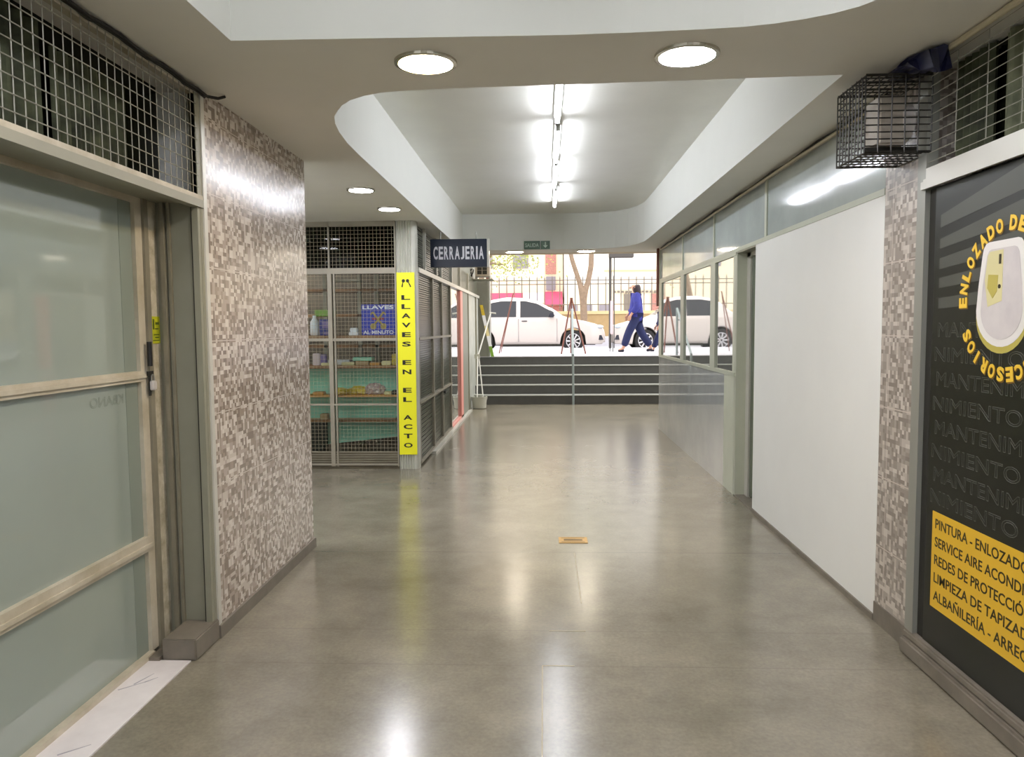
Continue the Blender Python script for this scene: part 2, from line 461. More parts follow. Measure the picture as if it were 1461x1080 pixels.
sof.add([(x, y, HC) for x, y in flat], [tuple(t) for t in tr])
ceil = struct('ceiling', sof, 'soffit', recalc=False)
fa = MB()
for l in (coffer_far, coffer_near):
    n = len(l)
    fa.add([(x, y, HC) for x, y in l] + [(x, y, HU) for x, y in l], [(i, (i + 1) % n, n + (i + 1) % n, n + i) for i in range(n)])
struct('coffer_side', fa, 'fascia', ceil, label='white vertical side of the ceiling recesses')
up = MB().box(-4.4, 3.6, -4.0, 11.35, HU, HU + 0.15)
struct('coffer_top', up, 'coffer', ceil, label='pale grey flat top of the ceiling recesses')
struct('wall_front', MB().box(-8.0, 8.0, 11.35, 11.6, HC, 6.5), 'bcream')
struct('roof_slab', MB().box(-8.0, 8.0, -4.2, 11.35, HU + 0.2, HU + 0.4), 'white')

# left pier faced with mosaic tiles
wl = sroot('wall_left', (-1.7, 4.2, 0))
struct('tiled_face', MB().box(XL - 0.03, XL, 3.485, 4.955, 0.0, HC), 'tile', wl)
struct('pier_core', MB().box(-4.2, XL - 0.03, 3.50, 4.95, 0.0, HC), 'white', wl)
struct('corner_trim', MB().box(XL - 0.012, XL + 0.004, 3.452, 3.486, 0.0, HC), 'alulight', wl)
struct('wall_left', MB().box(XL - 0.15, XL, -4.0, 1.15, 0.0, HC), 'white')
struct('wall_left', MB().box(-4.4, -4.2, -4.0, 11.35, 0.0, HC), 'white')
struct('wall_back', MB().box(-4.4, 3.6, -4.2, -4.0, 0.0, HU), 'white')
struct('baseboard_left', MB().box(XL, XL + 0.014, 3.45, 4.97, 0.0, 0.065), 'plinth')

# left shop door, set back from the wall
d1 = sroot('door_1', (-1.82, 2.3, 0))
DX = -1.80
fr = MB()
fr.box(DX - 0.05, DX, 1.2, 3.30, 2.06, 2.085)                # head
fr.box(DX - 0.05, DX + 0.010, 1.2, 3.25, 0.0, 0.028)
fr.box(DX - 0.05, DX, 3.245, 3.30, 0.028, 2.06)               # closing stile
fr.box(DX - 0.05, DX, 1.2, 1.26, 0.09, 2.06)
fr.box(DX - 0.05, DX + 0.004, 1.2, 3.27, 1.268, 1.315)       # middle rail
fr.box(DX - 0.05, DX + 0.012, 1.2, 3.27, 1.283, 1.300)
fr.box(DX - 0.05, DX + 0.004, 1.2, 3.27, 0.495, 0.562)
fr.box(DX - 0.05, DX + 0.012, 1.2, 3.27, 0.512, 0.530)
struct('door_frame', fr, 'dirtymetal', d1)
struct('frame_channel', MB().box(DX - 0.05, DX + 0.012, 3.30, 3.335, 0.0, 2.085), 'channel', d1)
for z0, z1 in ((0.028, 0.495), (0.562, 1.268), (1.315, 2.06)):
    struct('pane', MB().box(DX - 0.03, DX - 0.02, 1.26, 3.245, z0, z1), 'frost', d1)
    struct('pane_margin', MB().box(DX - 0.02, DX - 0.018, 3.15, 3.245, z0, z1), 'frost_edge', d1, label='darker clear strip at the edge of the frosted film')
lt = MB(); text(lt, 'KBANO', (DX - 0.0195, 3.01, 1.205), (0, 1, 0), EZ, (1, 0, 0), 0.042, 0.24, 0.0012, outline=0.012, mirror=True)
struct('lettering', lt, 'frost_edge', d1, label='faint mirrored grey letters')
struct('door_handle', MB().tube((DX + 0.022, 3.285, 1.335), (DX + 0.022, 3.285, 1.445), 0.011, 10), 'blacktube', d1, label='black rubber grip')
# jamb: flaking plaster strip, frame posts, grey return panel
t1 = sroot('trim_1', (-1.75, 3.38, 0))
struct('plaster_strip', MB().box(DX - 0.04, DX - 0.002, 3.335, 3.43, 0.0, 2.09), 'plaster', t1, label='flaking cream plaster strip')
struct('return_panel', MB().box(-1.84, XL - 0.004, 3.43, 3.47, 0.0, 2.09), 'greygreen', t1)
pst = MB().box(-1.775, -1.755, 3.405, 3.43, 0.0, 2.09); pst.box(-1.742, -1.730, 3.415, 3.43, 0.0, 2.09)
struct('jamb_post', pst, 'channel', t1)
struct('jamb_edge', MB().box(XL - 0.035, XL - 0.006, 3.405, 3.432, 0.1, 2.60), 'greygreen', t1)
struct('jamb_gap', MB().box(XL - 0.042, XL - 0.036, 3.41, 3.43, 0.1, 2.07), 'darkgap', t1)
struct('trim_2', MB().box(-1.79, -1.74, 3.19, 3.40, 0.0, 0.02).box(-1.735, XL + 0.008, 3.205, 3.45, 0.0, 0.100, bev=0.006), 'greygreen')
bpy.data.objects['trim_2'].data.materials[0] = M['plinth']
mt = sroot('trim_3', (-1.69, 2.4, 0))
struct('marble_slab', MB().box(-1.795, -1.60, 1.15, 3.20, 0.0, 0.006), 'marble', mt)
vn = MB()
for a, b in (((-1.775, 2.92), (-1.70, 2.99)), ((-1.70, 2.99), (-1.665, 3.035)), ((-1.735, 2.97), (-1.70, 3.07)), ((-1.72, 2.45), (-1.64, 2.52))):
    d = Vector((b[0] - a[0], b[1] - a[1], 0)); n = Vector((-d.y, d.x, 0)).normalized() * 0.004
    vn.prism([(a[0] - n.x, a[1] - n.y), (b[0] - n.x * .3, b[1] - n.y * .3), (b[0] + n.x * .3, b[1] + n.y * .3), (a[0] + n.x, a[1] + n.y)], EX, EY, (0, 0, 0.0055), EZ, 0.001)
struct('vein', vn, 'vein', mt, label='grey marble vein')

pd = thing('padlock', (DX + 0.03, 3.303, 1.215), 'pale padlock hanging from a hasp under the black door grip', 'padlock')
obj('lock_body', MB().box(DX + 0.012, DX + 0.034, 3.285, 3.318, 1.225, 1.268, bev=0.004), 'lockbody', pd)
sh = []
for i in range(9):
    t = PI * i / 8; sh.append((DX + 0.023, 3.3015 + 0.011 * math.cos(t), 1.285 + 0.011 * math.sin(t)))
obj('shackle', MB().path([(DX + 0.023, 3.3125, 1.266)] + sh + [(DX + 0.023, 3.2905, 1.266)], 0.003), 'steel', pd)
obj('hasp', MB().box(DX + 0.012, DX + 0.02, 3.27, 3.315, 1.292, 1.312).box(DX + 0.012, DX + 0.018, 3.282, 3.296, 1.20, 1.30), 'darkgap', pd)
stk = thing('sticker', (DX, 3.385, 1.43), 'small yellow printed sticker on the flaking door jamb', 'sticker')
obj('sticker_sheet', MB().box(DX - 0.002, DX + 0.0005, 3.35, 3.425, 1.435, 1.56), 'sticker', stk)
sp = MB()
for (a, b, c, d) in ((3.362, 3.375, 1.50, 1.548), (3.385, 3.415, 1.522, 1.534), (3.380, 3.41, 1.50, 1.506), (3.37, 3.415, 1.473, 1.478), (3.38, 3.412, 1.46, 1.466), (3.36, 3.415, 1.447, 1.451)):
    sp.box(DX + 0.0005, DX + 0.0015, a, b, c, d)
obj('sticker_print', sp, 'stickerdark', stk)

# transom above the door, with wire mesh
w1 = sroot('window_1', (-1.7, 2.3, 2.09))
tf = MB(); tf.box(-1.86, XL - 0.035, 1.15, 3.43, 2.085, 2.10); tf.box(XL - 0.04, XL + 0.004, 1.15, 3.452, 2.062, 2.098)
struct('lintel', tf, 'greygreen', w1)
struct('sill_rail', MB().box(XL - 0.034, XL + 0.002, 1.15, 3.45, 2.098, 2.118), 'railmetal', w1)
struct('end_post', MB().box(XL - 0.03, XL - 0.002, 3.405, 3.45, 2.098, HC - 0.02), 'greygreen', w1)
struct('top_rail', MB().box(XL - 0.04, XL - 0.006, 1.15, 3.45, HC - 0.035, HC), 'dirtymetal', w1)
struct('wire_mesh', MB().grid_wires((XL - 0.004, 1.18, 2.10), EY, EZ, 45, 9, 0.0497, 0.0535, 0.0022, EX), 'wire', w1)
struct('pane', MB().box(-1.78, -1.775, 1.15, 3.43, 2.10, HC), 'darkglass', w1)
cu = MB()
def drape(mb, x, y0, y1, z0, z1, amp=0.012, per=0.05, n=None):
    n = n or int((y1 - y0) / per * 6); vs = []
    for i in range(n + 1):
        y = y0 + (y1 - y0) * i / n; dx = amp * math.sin(2 * PI * (y - y0) / per) + amp * 0.4 * math.sin(7.3 * y)
        vs += [(x + dx, y, z0), (x + dx, y, z1)]
    m0 = len(vs)
    vs += [(vx - 0.004, vy, vz) for vx, vy, vz in vs]
    fs = [(2 * i, 2 * i + 1, 2 * i + 3, 2 * i + 2) for i in range(n)] + [(m0 + 2 * i, m0 + 2 * i + 2, m0 + 2 * i + 3, m0 + 2 * i + 1) for i in range(n)]
    return mb.add(vs, fs)
drape(cu, -1.735, 1.2, 2.55, 2.105, 2.56, 0.014, 0.07)
drape(cu, -1.735, 2.62, 3.10, 2.105, 2.50, 0.014, 0.06)
solo('curtain', cu, 'curtain', 'dark green pleated curtain behind the wire mesh above the grey door', 'curtain')
pts = [(XL + 0.012, 1.2 + 0.1 * i, HC - 0.014 + 0.006 * math.sin(i * 1.7)) for i in range(22)]
pts += [(XL + 0.02, 3.40, HC - 0.018), (XL + 0.03, 3.47, HC - 0.03), (XL + 0.055, 3.53, HC - 0.022), (XL + 0.075, 3.56, HC - 0.006)]
solo('cable', MB().path(pts, 0.007).path([(p[0] - 0.012, p[1], p[2] - 0.004) for p in pts[:-2]], 0.006), 'cable',
     'dark loose cable along the ceiling above the left wire mesh, its end hanging free', 'cable')

# ------------------------------------------------------------------ right side
wr = sroot('wall_right', (1.75, 4.8, 0))
struct('white_panel', MB().box(XR, XR + 0.05, 3.755, 5.975, 0.03, 2.135), 'white', wr)
struct('panel_cap', MB().box(XR - 0.004, XR + 0.03, 3.755, 10.85, 2.128, 2.16), 'winframe', wr)
struct('wall_right', MB().box(XR, XR + 0.3, 3.40, 3.755, 0.1, HC), 'tile2')
struct('baseboard_right', MB().box(XR - 0.006, XR + 0.3, 3.40, 3.755, 0.0, 0.1), 'plinth')
struct('baseboard_right', MB().box(XR - 0.01, XR + 0.04, 3.755, 5.975, 0.0, 0.03), 'plinth')
struct('baseboard_right', MB().box(XR - 0.045, XR + 0.1, 0.6, 3.40, 0.0, 0.075, bev=0.01).box(XR - 0.03, XR + 0.1, 0.6, 3.40, 0.075, 0.11, bev=0.008), 'plinth')
struct('wall_right', MB().box(XR, XR + 0.15, -4.0, 0.6, 0.0, HC), 'white')
struct('wall_right', MB().box(3.4, 3.6, -4.0, 14.3, 0.0, HC), 'white')
# interior of the right-hand shop
struct('wall_right', MB().box(XR + 0.4, 3.4, 3.5, 3.6, 0.0, HC), 'white')
# glossy lower panel
struct('wall_right', MB().box(XR, XR + 0.05, 6.95, 10.85, 0.0, 1.05), 'laminate')
# corner post and recess
w3 = sroot('door_2', (1.8, 6.3, 0))
struct('door_post', MB().box(XR, XR + 0.05, 6.56, 6.95, 0.0, 1.05).box(XR, XR + 0.05, 6.56, 6.66, 1.05, 2.13).box(XR, XR + 0.10, 6.53, 6.57, 0.0, 2.13), 'doorgreen', w3)
struct('door_frame', MB().box(XR + 0.085, XR + 0.12, 6.43, 6.53, 0.0, 2.13).box(XR + 0.085, XR + 0.12, 5.98, 6.02, 0, 2.13).box(XR + 0.085, XR + 0.12, 5.98, 6.53, 2.08, 2.13), 'alulight', w3)
struct('pane', MB().box(XR + 0.10, XR + 0.11, 6.02, 6.43, 0.02, 2.08), 'doorglass', w3)
struct('lintel', MB().box(XR, XR + 0.2, 5.975, 6.56, 2.115, 2.14), 'greygreen', w3)
struct('threshold', MB().box(XR + 0.0, XR + 0.2, 5.98, 6.56, 0.0, 0.012), 'plinth', w3)
# glazed window with three lights
w4 = sroot('window_2', (1.7, 8.7, 1.05))
sl = MB().box(XR - 0.008, XR + 0.06, 6.56, 10.85, 1.05, 1.085)
sl.box(XR - 0.004, XR + 0.05, 6.56, 10.85, 2.10, 2.13)
struct('window_frame', sl, 'winframe', w4)
for y0, y1 in ((7.33, 7.53), (8.95, 9.15), (10.62, 10.86)):
    struct('mullion', MB().box(XR - 0.006, XR + 0.05, y0, y1, 1.085, 2.10), 'winframe', w4)
for y0, y1 in ((6.66, 7.33), (7.53, 8.95), (9.15, 10.62)):
    struct('pane', MB().box(XR + 0.01, XR + 0.018, y0, y1, 1.085, 2.10), 'mirror', w4)
# transom strip
w5 = sroot('window_3', (1.7, 7.3, 2.15))
struct('window_frame', MB().box(XR - 0.002, XR + 0.03, 3.755, 10.86, HC - 0.03, HC), 'dirtymetal', w5)
ys = (3.755, 5.72, 7.43, 9.08, 10.84)
for y in ys[1:]:
    struct('mullion', MB().box(XR - 0.003, XR + 0.03, y - 0.025, y + 0.025, 2.16, HC - 0.03), 'winframe', w5)
for a, b in zip(ys, ys[1:]):
    struct('pane', MB().box(XR + 0.008, XR + 0.014, a + 0.02, b - 0.025, 2.16, HC - 0.03), 'milky', w5)
struct('trim_4', MB().box(XR - 0.03, XR + 0.01, 10.87, 10.95, 1.78, HC), 'easel')
solo('wall_cable', MB().path([(XR - 0.02, 3.72 + 0.3 * i, HC - 0.012 - 0.006 * (i % 3)) for i in range(24)], 0.008), 'cable',
     'black cable bundle running along the top of the right-hand transom panes', 'cable')
solo('conduit', MB().path([(XR - 0.025, 3.70, HC - 0.04), (XR - 0.03, 5.0, HC - 0.035), (XR - 0.02, 10.6, HC - 0.045)], 0.009, 8), 'conduit',
     'thin cream conduit running under the cable bundle above the transom panes', 'conduit')
solo('conduit', MB().tube((XR - 0.05, 1.2, HC - 0.02), (XR - 0.05, 3.40, HC - 0.012), 0.013, 10), 'conduit',
     'cream plastic conduit on the ceiling ending at the blue bag', 'conduit')

# near right shopfront
w6 = sroot('window_4', (1.72, 2.2, 0.11))
ff = MB().box(XR - 0.02, XR + 0.03, 3.33, 3.40, 0.11, HC); 
struct('frame_post', ff, 'alu', w6)
struct('frame_rail', MB().box(XR - 0.02, XR + 0.03, 0.6, 3.33, 2.115, 2.165).box(XR - 0.034, XR - 0.02, 0.6, 3.345, 2.075, 2.108).box(XR - 0.026, XR + 0.02, 0.6, 3.34, 2.098, 2.12), 'alulight', w6)
struct('wire_mesh', MB().grid_wires((XR - 0.008, 0.62, 2.19), EY, EZ, 13, 10, 0.209, 0.040, 0.0018, (-1, 0, 0)), 'wire', w6)
struct('pane', MB().box(XR + 0.13, XR + 0.135, 0.6, 3.38, 2.165, HC), 'darkglass', w6)
struct('frame_gap', MB().box(XR + 0.002, XR + 0.03, 3.26, 3.33, 0.11, 2.075), 'darkgap', w6)
cu = MB(); drape(cu, XR + 0.09, 0.7, 2.98, 2.17, HC - 0.01, 0.015, 0.075)
solo('curtain', cu, 'curtain2', 'grey green pleated curtain behind the wires above the black shop sign', 'curtain')
solo('curtain', drape(MB(), XR + 0.10, 3.05, 3.30, 2.17, HC - 0.01, 0.012, 0.05), 'curtain',
     'narrow dark curtain behind the wires, next to the tiled column', 'curtain')

sg = thing('shop_sign', (XR, 2.2, 0.11), 'black window sign with a bathtub picture, yellow letter ring and list panel', 'shop sign')
U_, N_ = (0, -1, 0), (-1, 0, 0)                       # text on the right wall runs towards the camera
obj('backing', MB().box(XR - 0.004, XR + 0.004, 0.6, 3.27, 0.112, 2.075), 'black', sg)
def yz(mb, pts, x, d=0.0008): return mb.prism([(-y, z) for y, z in pts], U_, EZ, (x, 0, 0), N_, d)
for z0, z1, t in ((1.900, 1.952, .10), (1.812, 1.853, .075), (1.727, 1.772, .055), (1.648, 1.690, .04), (1.562, 1.605, .03)):
    yz(m_ := MB(), [(3.225, z0), (2.70, z0 + t * .62), (2.0, z0 + t), (2.0, z1 + t * 1.3), (2.70, z1 + t), (3.225, z1)], XR - 0.004)
    obj('stripe', m_, 'stripe', sg)
z = 1.475; k = 0
for z in (1.475, 1.372, 1.268, 1.163, 1.062, 0.960, 0.862, 0.765):
    mb_ = MB(); s = ('MANTENIMIENTO', 'NIMIENTO PREV')[k % 2]; k += 1
    text(mb_, s, (XR - 0.004, 3.24 - (0.02 if k % 2 else 0), z), U_, EZ, N_, 0.060, 0.92, 0.0012, outline=0.009, align='l')
    obj('outline_lettering', mb_, 'outline', sg)
yz(m_ := MB(), [(3.215, 0.285), (2.0, 0.285), (2.0, 0.70), (3.215, 0.70)], XR - 0.004, 0.0012)
obj('yellow_panel', m_, 'signyellow', sg)
for i, s in enumerate(('PINTURA - ENLOZADO DE', 'SERVICE AIRE ACONDICIONADO', 'REDES DE PROTECCIÓN', 'LIMPIEZA DE TAPIZADOS', 'ALBAÑILERÍA - ARREGLOS')):
    yp = MB(); text(yp, s, (XR - 0.0052, 3.19, 0.652 - 0.0775 * i), U_, EZ, N_, 0.043, 0.0335 * len(s), 0.0008, bold=0.012, align='l')
    obj('list_line', yp, 'letterdark', sg)
ring = MB(); ringb = MB(); s = 'ENLOZADO DE BAÑERAS Y ACCESORIOS'
R_, cy, cz = 0.272, 2.765, 1.585; ang = 181.0
for ch in s:
    if ch == ' ': ang -= 5.6; continue
    t = math.radians(ang); c, si = math.cos(t), math.sin(t)
    o_ = Vector((XR - 0.0058, cy - R_ * c, cz + R_ * si))
    rad = Vector((0, -c, si)); tan = Vector((0, -si, -c))
    w_ = {'I': .013, 'Ñ': .045}.get(ch, .041)
    text(ring, ch, o_, tan, rad, N_, 0.054, w_, 0.0008, bold=0.045)
    text(ringb, ch, o_ + Vector((0.001, -0.004, -0.004)), tan, rad, N_, 0.057, w_ + .002, 0.0006, bold=0.05)
    ang -= 11.45
obj('ring_lettering', ring, 'letteryellow', sg, label='ring of yellow letters')
obj('lettering_shadow', ringb, 'lettershadow', sg)
def tub(k, dz=0.0):
    # (y offset from centre, z) outline: straight sided, wider and round at the foot
    P = []
    for a in range(0, 181, 12):
        t = math.radians(a); P.append((0.155 * k * math.cos(t), 1.535 + dz - 0.135 * k * math.sin(t)))
    tp = 1.80 - (1 - k) * .14
    P += [(-0.145 * k, 1.64), (-0.126 * k, tp - .05), (-0.119 * k, tp - .022), (-0.104 * k, tp - .005), (-0.085 * k, tp), (0.085 * k, tp), (0.104 * k, tp - .005), (0.119 * k, tp - .022), (0.126 * k, tp - .05), (0.145 * k, 1.64)]
    return [(2.79 + y, z) for y, z in P]
for nm, k, x, mm, dz in (('tub_underside', 1.0, 0.0045, 'tubol', -0.012), ('tub_rim', 1.0, 0.0052, 'tubwhite', 0.012), ('tub_inside', 0.80, 0.0062, 'tubin', 0.012)):
    yz(m_ := MB(), tub(k, dz), XR - x); obj(nm, m_, mm, sg)
yz(m_ := MB(), [(2.893, 1.66), (2.878, 1.752), (2.865, 1.764), (2.785, 1.766), (2.785, 1.58), (2.87, 1.56)], XR - 0.007); obj('tub_shade', m_, 'tubyel', sg)
yz(m_ := MB(), [(2.875, 1.63), (2.870, 1.68), (2.81, 1.675), (2.815, 1.615), (2.84, 1.59)], XR - 0.0078); obj('tub_stain', m_, 'tubol', sg)
obj('tub_drain', MB().lathe([(0.008, 0), (0.008, 0.001)], (XR - 0.0095, 2.80, 1.633), 12, 'x').box(XR - 0.0095, XR - 0.0085, 2.795, 2.807, 1.715, 1.75), 'letterdark', sg)

# wire cage with an outdoor fan unit
cg = thing('wire_cage', (1.53, 3.48, 2.23), 'dark wire security cage hanging high on the tiled column', 'cage')
x0, x1, y0, y1, z0, z1 = 1.385, 1.665, 3.325, 3.63, 2.235, 2.56
for nm, O, A, B, du, nu, dv, nv, N in (
        ('side_panel', (x0, y0, z0), EY, EZ, (y1 - y0) / 9, 9, (z1 - z0) / 11, 11, EX),
        ('front_panel', (x0, y0, z0), EX, EZ, (x1 - x0) / 5, 5, (z1 - z0) / 11, 11, EY),
        ('back_panel', (x0, y1, z0), EX, EZ, (x1 - x0) / 5, 5, (z1 - z0) / 11, 11, EY),
        ('bottom_panel', (x0, y0, z0), EX, EY, (x1 - x0) / 9, 9, (y1 - y0) / 6, 6, EZ),
        ('top_panel', (x0, y0, z1), EX, EY, (x1 - x0) / 9, 9, (y1 - y0) / 6, 6, EZ)):
    obj(nm, MB().grid_wires(O, A, B, nu, nv, du, dv, 0.0031, N), 'darkwire', cg)
ac = thing('fan_unit', (1.56, 3.5, 2.27), 'beige boxy fan unit with a pale curved grille inside the wire cage', 'fan unit')
obj('casing', MB().box(1.475, 1.60, 3.40, 3.55, 2.285, 2.50, bev=0.01), 'acbody', ac)
gl = MB()
for i in range(4):
    gl.path([(1.60 + 0.006, 3.475 + (0.03 + .012 * i) * math.cos(t), 2.395 + (0.05 + .012 * i) * math.sin(t)) for t in [PI * 2 * j / 16 for j in range(17)]], 0.003)
obj('grille', gl, 'alulight', ac)
obj('shroud', MB().lathe([(0.085, 0), (0.085, 0.05), (0.05, 0.06)], (1.58, 3.475, 2.395), 20, 'x'), 'lockbody', ac)
obj('bracket', MB().box(1.44, 1.665, 3.44, 3.47, 2.262, 2.285), 'darkgap', ac)
bgm = bmesh.new(); bmesh.ops.create_icosphere(bgm, subdivisions=3, radius=1)
for v in bgm.verts:
    n = 1 + 0.16 * math.sin(9 * v.co.x + 4 * v.co.z) + 0.12 * math.sin(13 * v.co.y) + random.uniform(-.04, .04)
    v.co = Vector((1.585 + v.co.x * 0.075 * n, 3.30 + v.co.y * 0.20 * n, 2.585 + v.co.z * 0.026 * n - 0.12 * max(0, -v.co.y - .3) * (v.co.z < 0)))
    if v.co.z > 2.603: v.co.z = 2.603
    if v.co.z < 2.565 and v.co.y > 3.31: v.co.z = 2.565
solo('plastic_bag', MB().bm(bgm), 'bag', 'crumpled dark blue plastic bag on top of the wire cage', 'plastic bag', smooth=False)

# floor plate
bp = thing('floor_plate', (0.197, 5.14, 0), 'small brass plate set in the middle of the polished floor', 'floor plate')
obj('plate', MB().box(0.10, 0.30, 5.07, 5.21, 0.0, 0.004), 'brass', bp)
obj('engraving', MB().box(0.118, 0.282, 5.088, 5.096, 0.004, 0.0046).box(0.118, 0.282, 5.184, 5.192, 0.004, 0.0046).box(0.135, 0.265, 5.12, 5.16, 0.004, 0.0046), 'brassdark', bp)
struct('seam_glint_near', MB().box(-0.014, -0.010, 1.0, 3.20, 0, 0.0012).box(-0.014, 0.13, 3.198, 3.203, 0, 0.0012), 'conduit')  # floor seam; its bright reflection is put into the pale colour
struct('seam_glint_mid', MB().box(0.196, 0.200, 3.95, 4.855, 0, 0.0012).box(0.02, 0.2, 3.578, 3.582, 0, .0012), 'conduit')  # another seam, coloured pale in place of the light it reflects

# ------------------------------------------------------------------ lamps
def downlight(x, y, label, m, r=0.118):
    t = thing('downlight', (x, y, HC), label, 'ceiling light', 'round downlights in the low ceiling')
    obj('ring', MB().lathe([(r + 0.014, 0.0), (r + 0.012, -0.010), (r - 0.004, -0.012), (r - 0.004, -0.002)], (x, y, HC), 32), 'chrome', t, smooth=False)
    obj('diffuser', MB().lathe([(r - 0.006, -0.003), (r - 0.006, -0.010)], (x, y, HC), 32), m, t)
    return t
downlight(-0.487, 3.175, 'warm yellow round downlight nearest the camera, on the soffit left of centre', 'warmlamp')
downlight(0.592, 3.155, 'cool white round downlight on the soffit right of the warm yellow one', 'coollamp')
downlight(-1.457, 5.99, 'white round downlight at the edge of the left soffit, before the kiosk', 'coollamp', 0.10)
downlight(-1.43, 6.96, 'white round downlight on the left soffit, closest to the kiosk front', 'coollamp', 0.10)
downlight(-0.42, 11.08, 'small round downlight over the entrance, beside the green exit sign', 'dimlamp', 0.13)
downlight(0.63, 11.08, 'small round downlight over the entrance, above the tree trunks', 'dimlamp', 0.13)
def tubelight(x, y0, label, m='tubelamp', z=HU):
    t = thing('tube_light', (x, y0 + 0.6, z), label, 'tube light', 'fluorescent tubes in the ceiling recesses')
    obj('batten', MB().box(x - 0.025, x + 0.025, y0, y0 + 1.19, z - 0.035, z), 'batten', t)
    obj('tube', MB().tube((x, y0 + 0.02, z - 0.062), (x, y0 + 1.17, z - 0.062), 0.017, 12), m, t)
    obj('end_cap', MB().box(x - 0.018, x + 0.018, y0, y0 + 0.022, z - 0.082, z - 0.03), 'steel', t)
    obj('end_cap', MB().box(x - 0.018, x + 0.018, y0 + 1.168, y0 + 1.19, z - 0.082, z - 0.03), 'steel', t)
tubelight(0.112, 4.60, 'glowing fluorescent tube nearest the camera in the far ceiling recess')
tubelight(0.122, 5.99, 'second glowing fluorescent tube of the row, between the first and third')
tubelight(0.130, 7.26, 'third glowing fluorescent tube of the row in the ceiling recess')
tubelight(0.150, 8.60, 'glowing fluorescent tube farthest down the row, nearest the entrance')
tubelight(0.10, 1.05, 'fluorescent tube in the near ceiling recess over the foreground floor', 'tubewarm')
tubelight(0.10, -0.45, 'fluorescent tube in the near ceiling recess above the viewpoint', 'tubewarm')
tubelight(0.10, -1.95, 'fluorescent tube in the near ceiling recess behind the viewpoint', 'tubewarm')
for x_, y_, l_ in ((-1.39, 1.45, 'added unseen fill light in the left soffit above the door, before the lintel'), (1.47, 1.5, 'added unseen fill light in the right soffit above the black shop sign'),
                   (-1.39, -0.8, 'added unseen fill light in the left soffit behind the viewpoint'), (1.47, -0.8, 'added unseen fill light in the right soffit behind the viewpoint')):
    downlight(x_, y_, l_, 'coollamp', 0.10)  # extra lamps outside the view, added to brighten the foreground
downlight(-2.95, 5.35, 'added hidden fill light between the tiled pier and the kiosk, farther from the kiosk', 'coollamp', 0.13)  # added lamp, hidden by the pier, to light kiosk and floor
downlight(-2.6, 6.4, 'added hidden fill light in front of the kiosk, behind the tiled pier', 'coollamp', 0.10)  # added behind the pier to throw light into the kiosk
tubelight(-3.2, 8.30, 'added hidden fill tube under the ceiling inside the kiosk', 'tubewarm', HC)  # added lamp kept out of sight to light the kiosk goods
tubelight(-3.45, 7.9, 'added hidden fill tube beside the first one inside the kiosk', 'tubewarm', HC)  # second added kiosk lamp, also out of sight

# ------------------------------------------------------------------ kiosk
KY, KX = 7.75, -1.33
kf = sroot('window_5', (-2.4, KY, 0))
XE = -1.535
f_ = MB().box(-4.2, XE, KY, KY + 0.05, 2.065, 2.125)
f_.box(-4.2, XE, KY, KY + 0.05, HC - 0.05, HC)
f_.box(-4.2, XE, KY, KY + 0.04, 1.362, 1.392).box(-4.2, XE, KY - 0.002, KY + 0.03, 0.680, 0.700)
f_.box(-4.2, XE, KY - 0.01, KY + 0.03, 0.042, 0.060).box(XE - 0.014, XE, KY - 0.008, KY + 0.04, 0.03, HC)
struct('window_frame', f_, 'kframe', kf)
struct('mullion', MB().box(-2.262, -2.218, KY - 0.006, KY + 0.05, 0.03, 2.07), 'kframe', kf)
struct('mullion', MB().box(-2.20, -2.185, KY - 0.004, KY + 0.03, 0.03, 2.07), 'kframe', kf)
struct('mullion', MB().box(-2.25, -2.235, KY, KY + 0.03, 2.125, HC), 'kframe', kf)
struct('base_panel', MB().box(-4.2, XE, KY + 0.01, KY + 0.05, 0.0, 0.185), 'kbase', kf)
br = MB()
for zz in (0.075, 0.10, 0.125, 0.15, 0.178): br.box(-4.2, XE - 0.02, KY + 0.002, KY + 0.012, zz, zz + 0.008)
struct('base_slat', br, 'channel', kf)
struct('pane', MB().box(-4.2, XE, KY + 0.035, KY + 0.039, 0.185, 2.065), 'kglass', kf)
struct('transom_pane', MB().box(-4.2, XE, KY + 0.035, KY + 0.039, 2.125, HC - 0.05), 'kdark', kf)
struct('wire_mesh', MB().grid_wires((-3.5, KY + 0.022, 0.185), EX, EZ, 50, 60, 0.0392, 0.0395, 0.0012, (0, -1, 0)), 'kwire', kf)
wl3 = sroot('wall_left', (-2.9, 9.5, 0))
struct('kiosk_back', MB().box(-4.2, -1.45, 9.6, 9.7, 0, HC), 'kiosk_in', wl3)
struct('kiosk_plinth', MB().box(-4.2, -1.45, KY + 0.06, 9.6, 0.0, 0.15), 'kiosk_in', wl3)
struct('kiosk_inner_side', MB().box(-1.52, -1.48, 8.1, 9.6, 0.15, HC), 'kiosk_in', wl3)
# corrugated rounded corner column
cc = MB(); prof = []
for i in range(49):
    x = XE + (KX - 0.05 - XE) * i / 48; prof.append((x, KY + 0.006 + 0.009 * math.cos(i * PI / 4)))
for i in range(1, 10):
    t = PI / 2 * i / 9; prof.append((KX - 0.05 + 0.05 * math.sin(t), KY + 0.055 - 0.05 * math.cos(t) + 0.0))
prof += [(KX, KY + 0.16)]
n = len(prof); vs = [(x, y, z) for z in (0.0, HC) for x, y in prof]
cc.add(vs, [(i, i + 1, n + i + 1, n + i) for i in range(n - 1)])
cc.box(XE + 0.02, KX - 0.02, KY + 0.03, KY + 0.15, 0.0, HC)
struct('corner_column', cc, 'kcol')
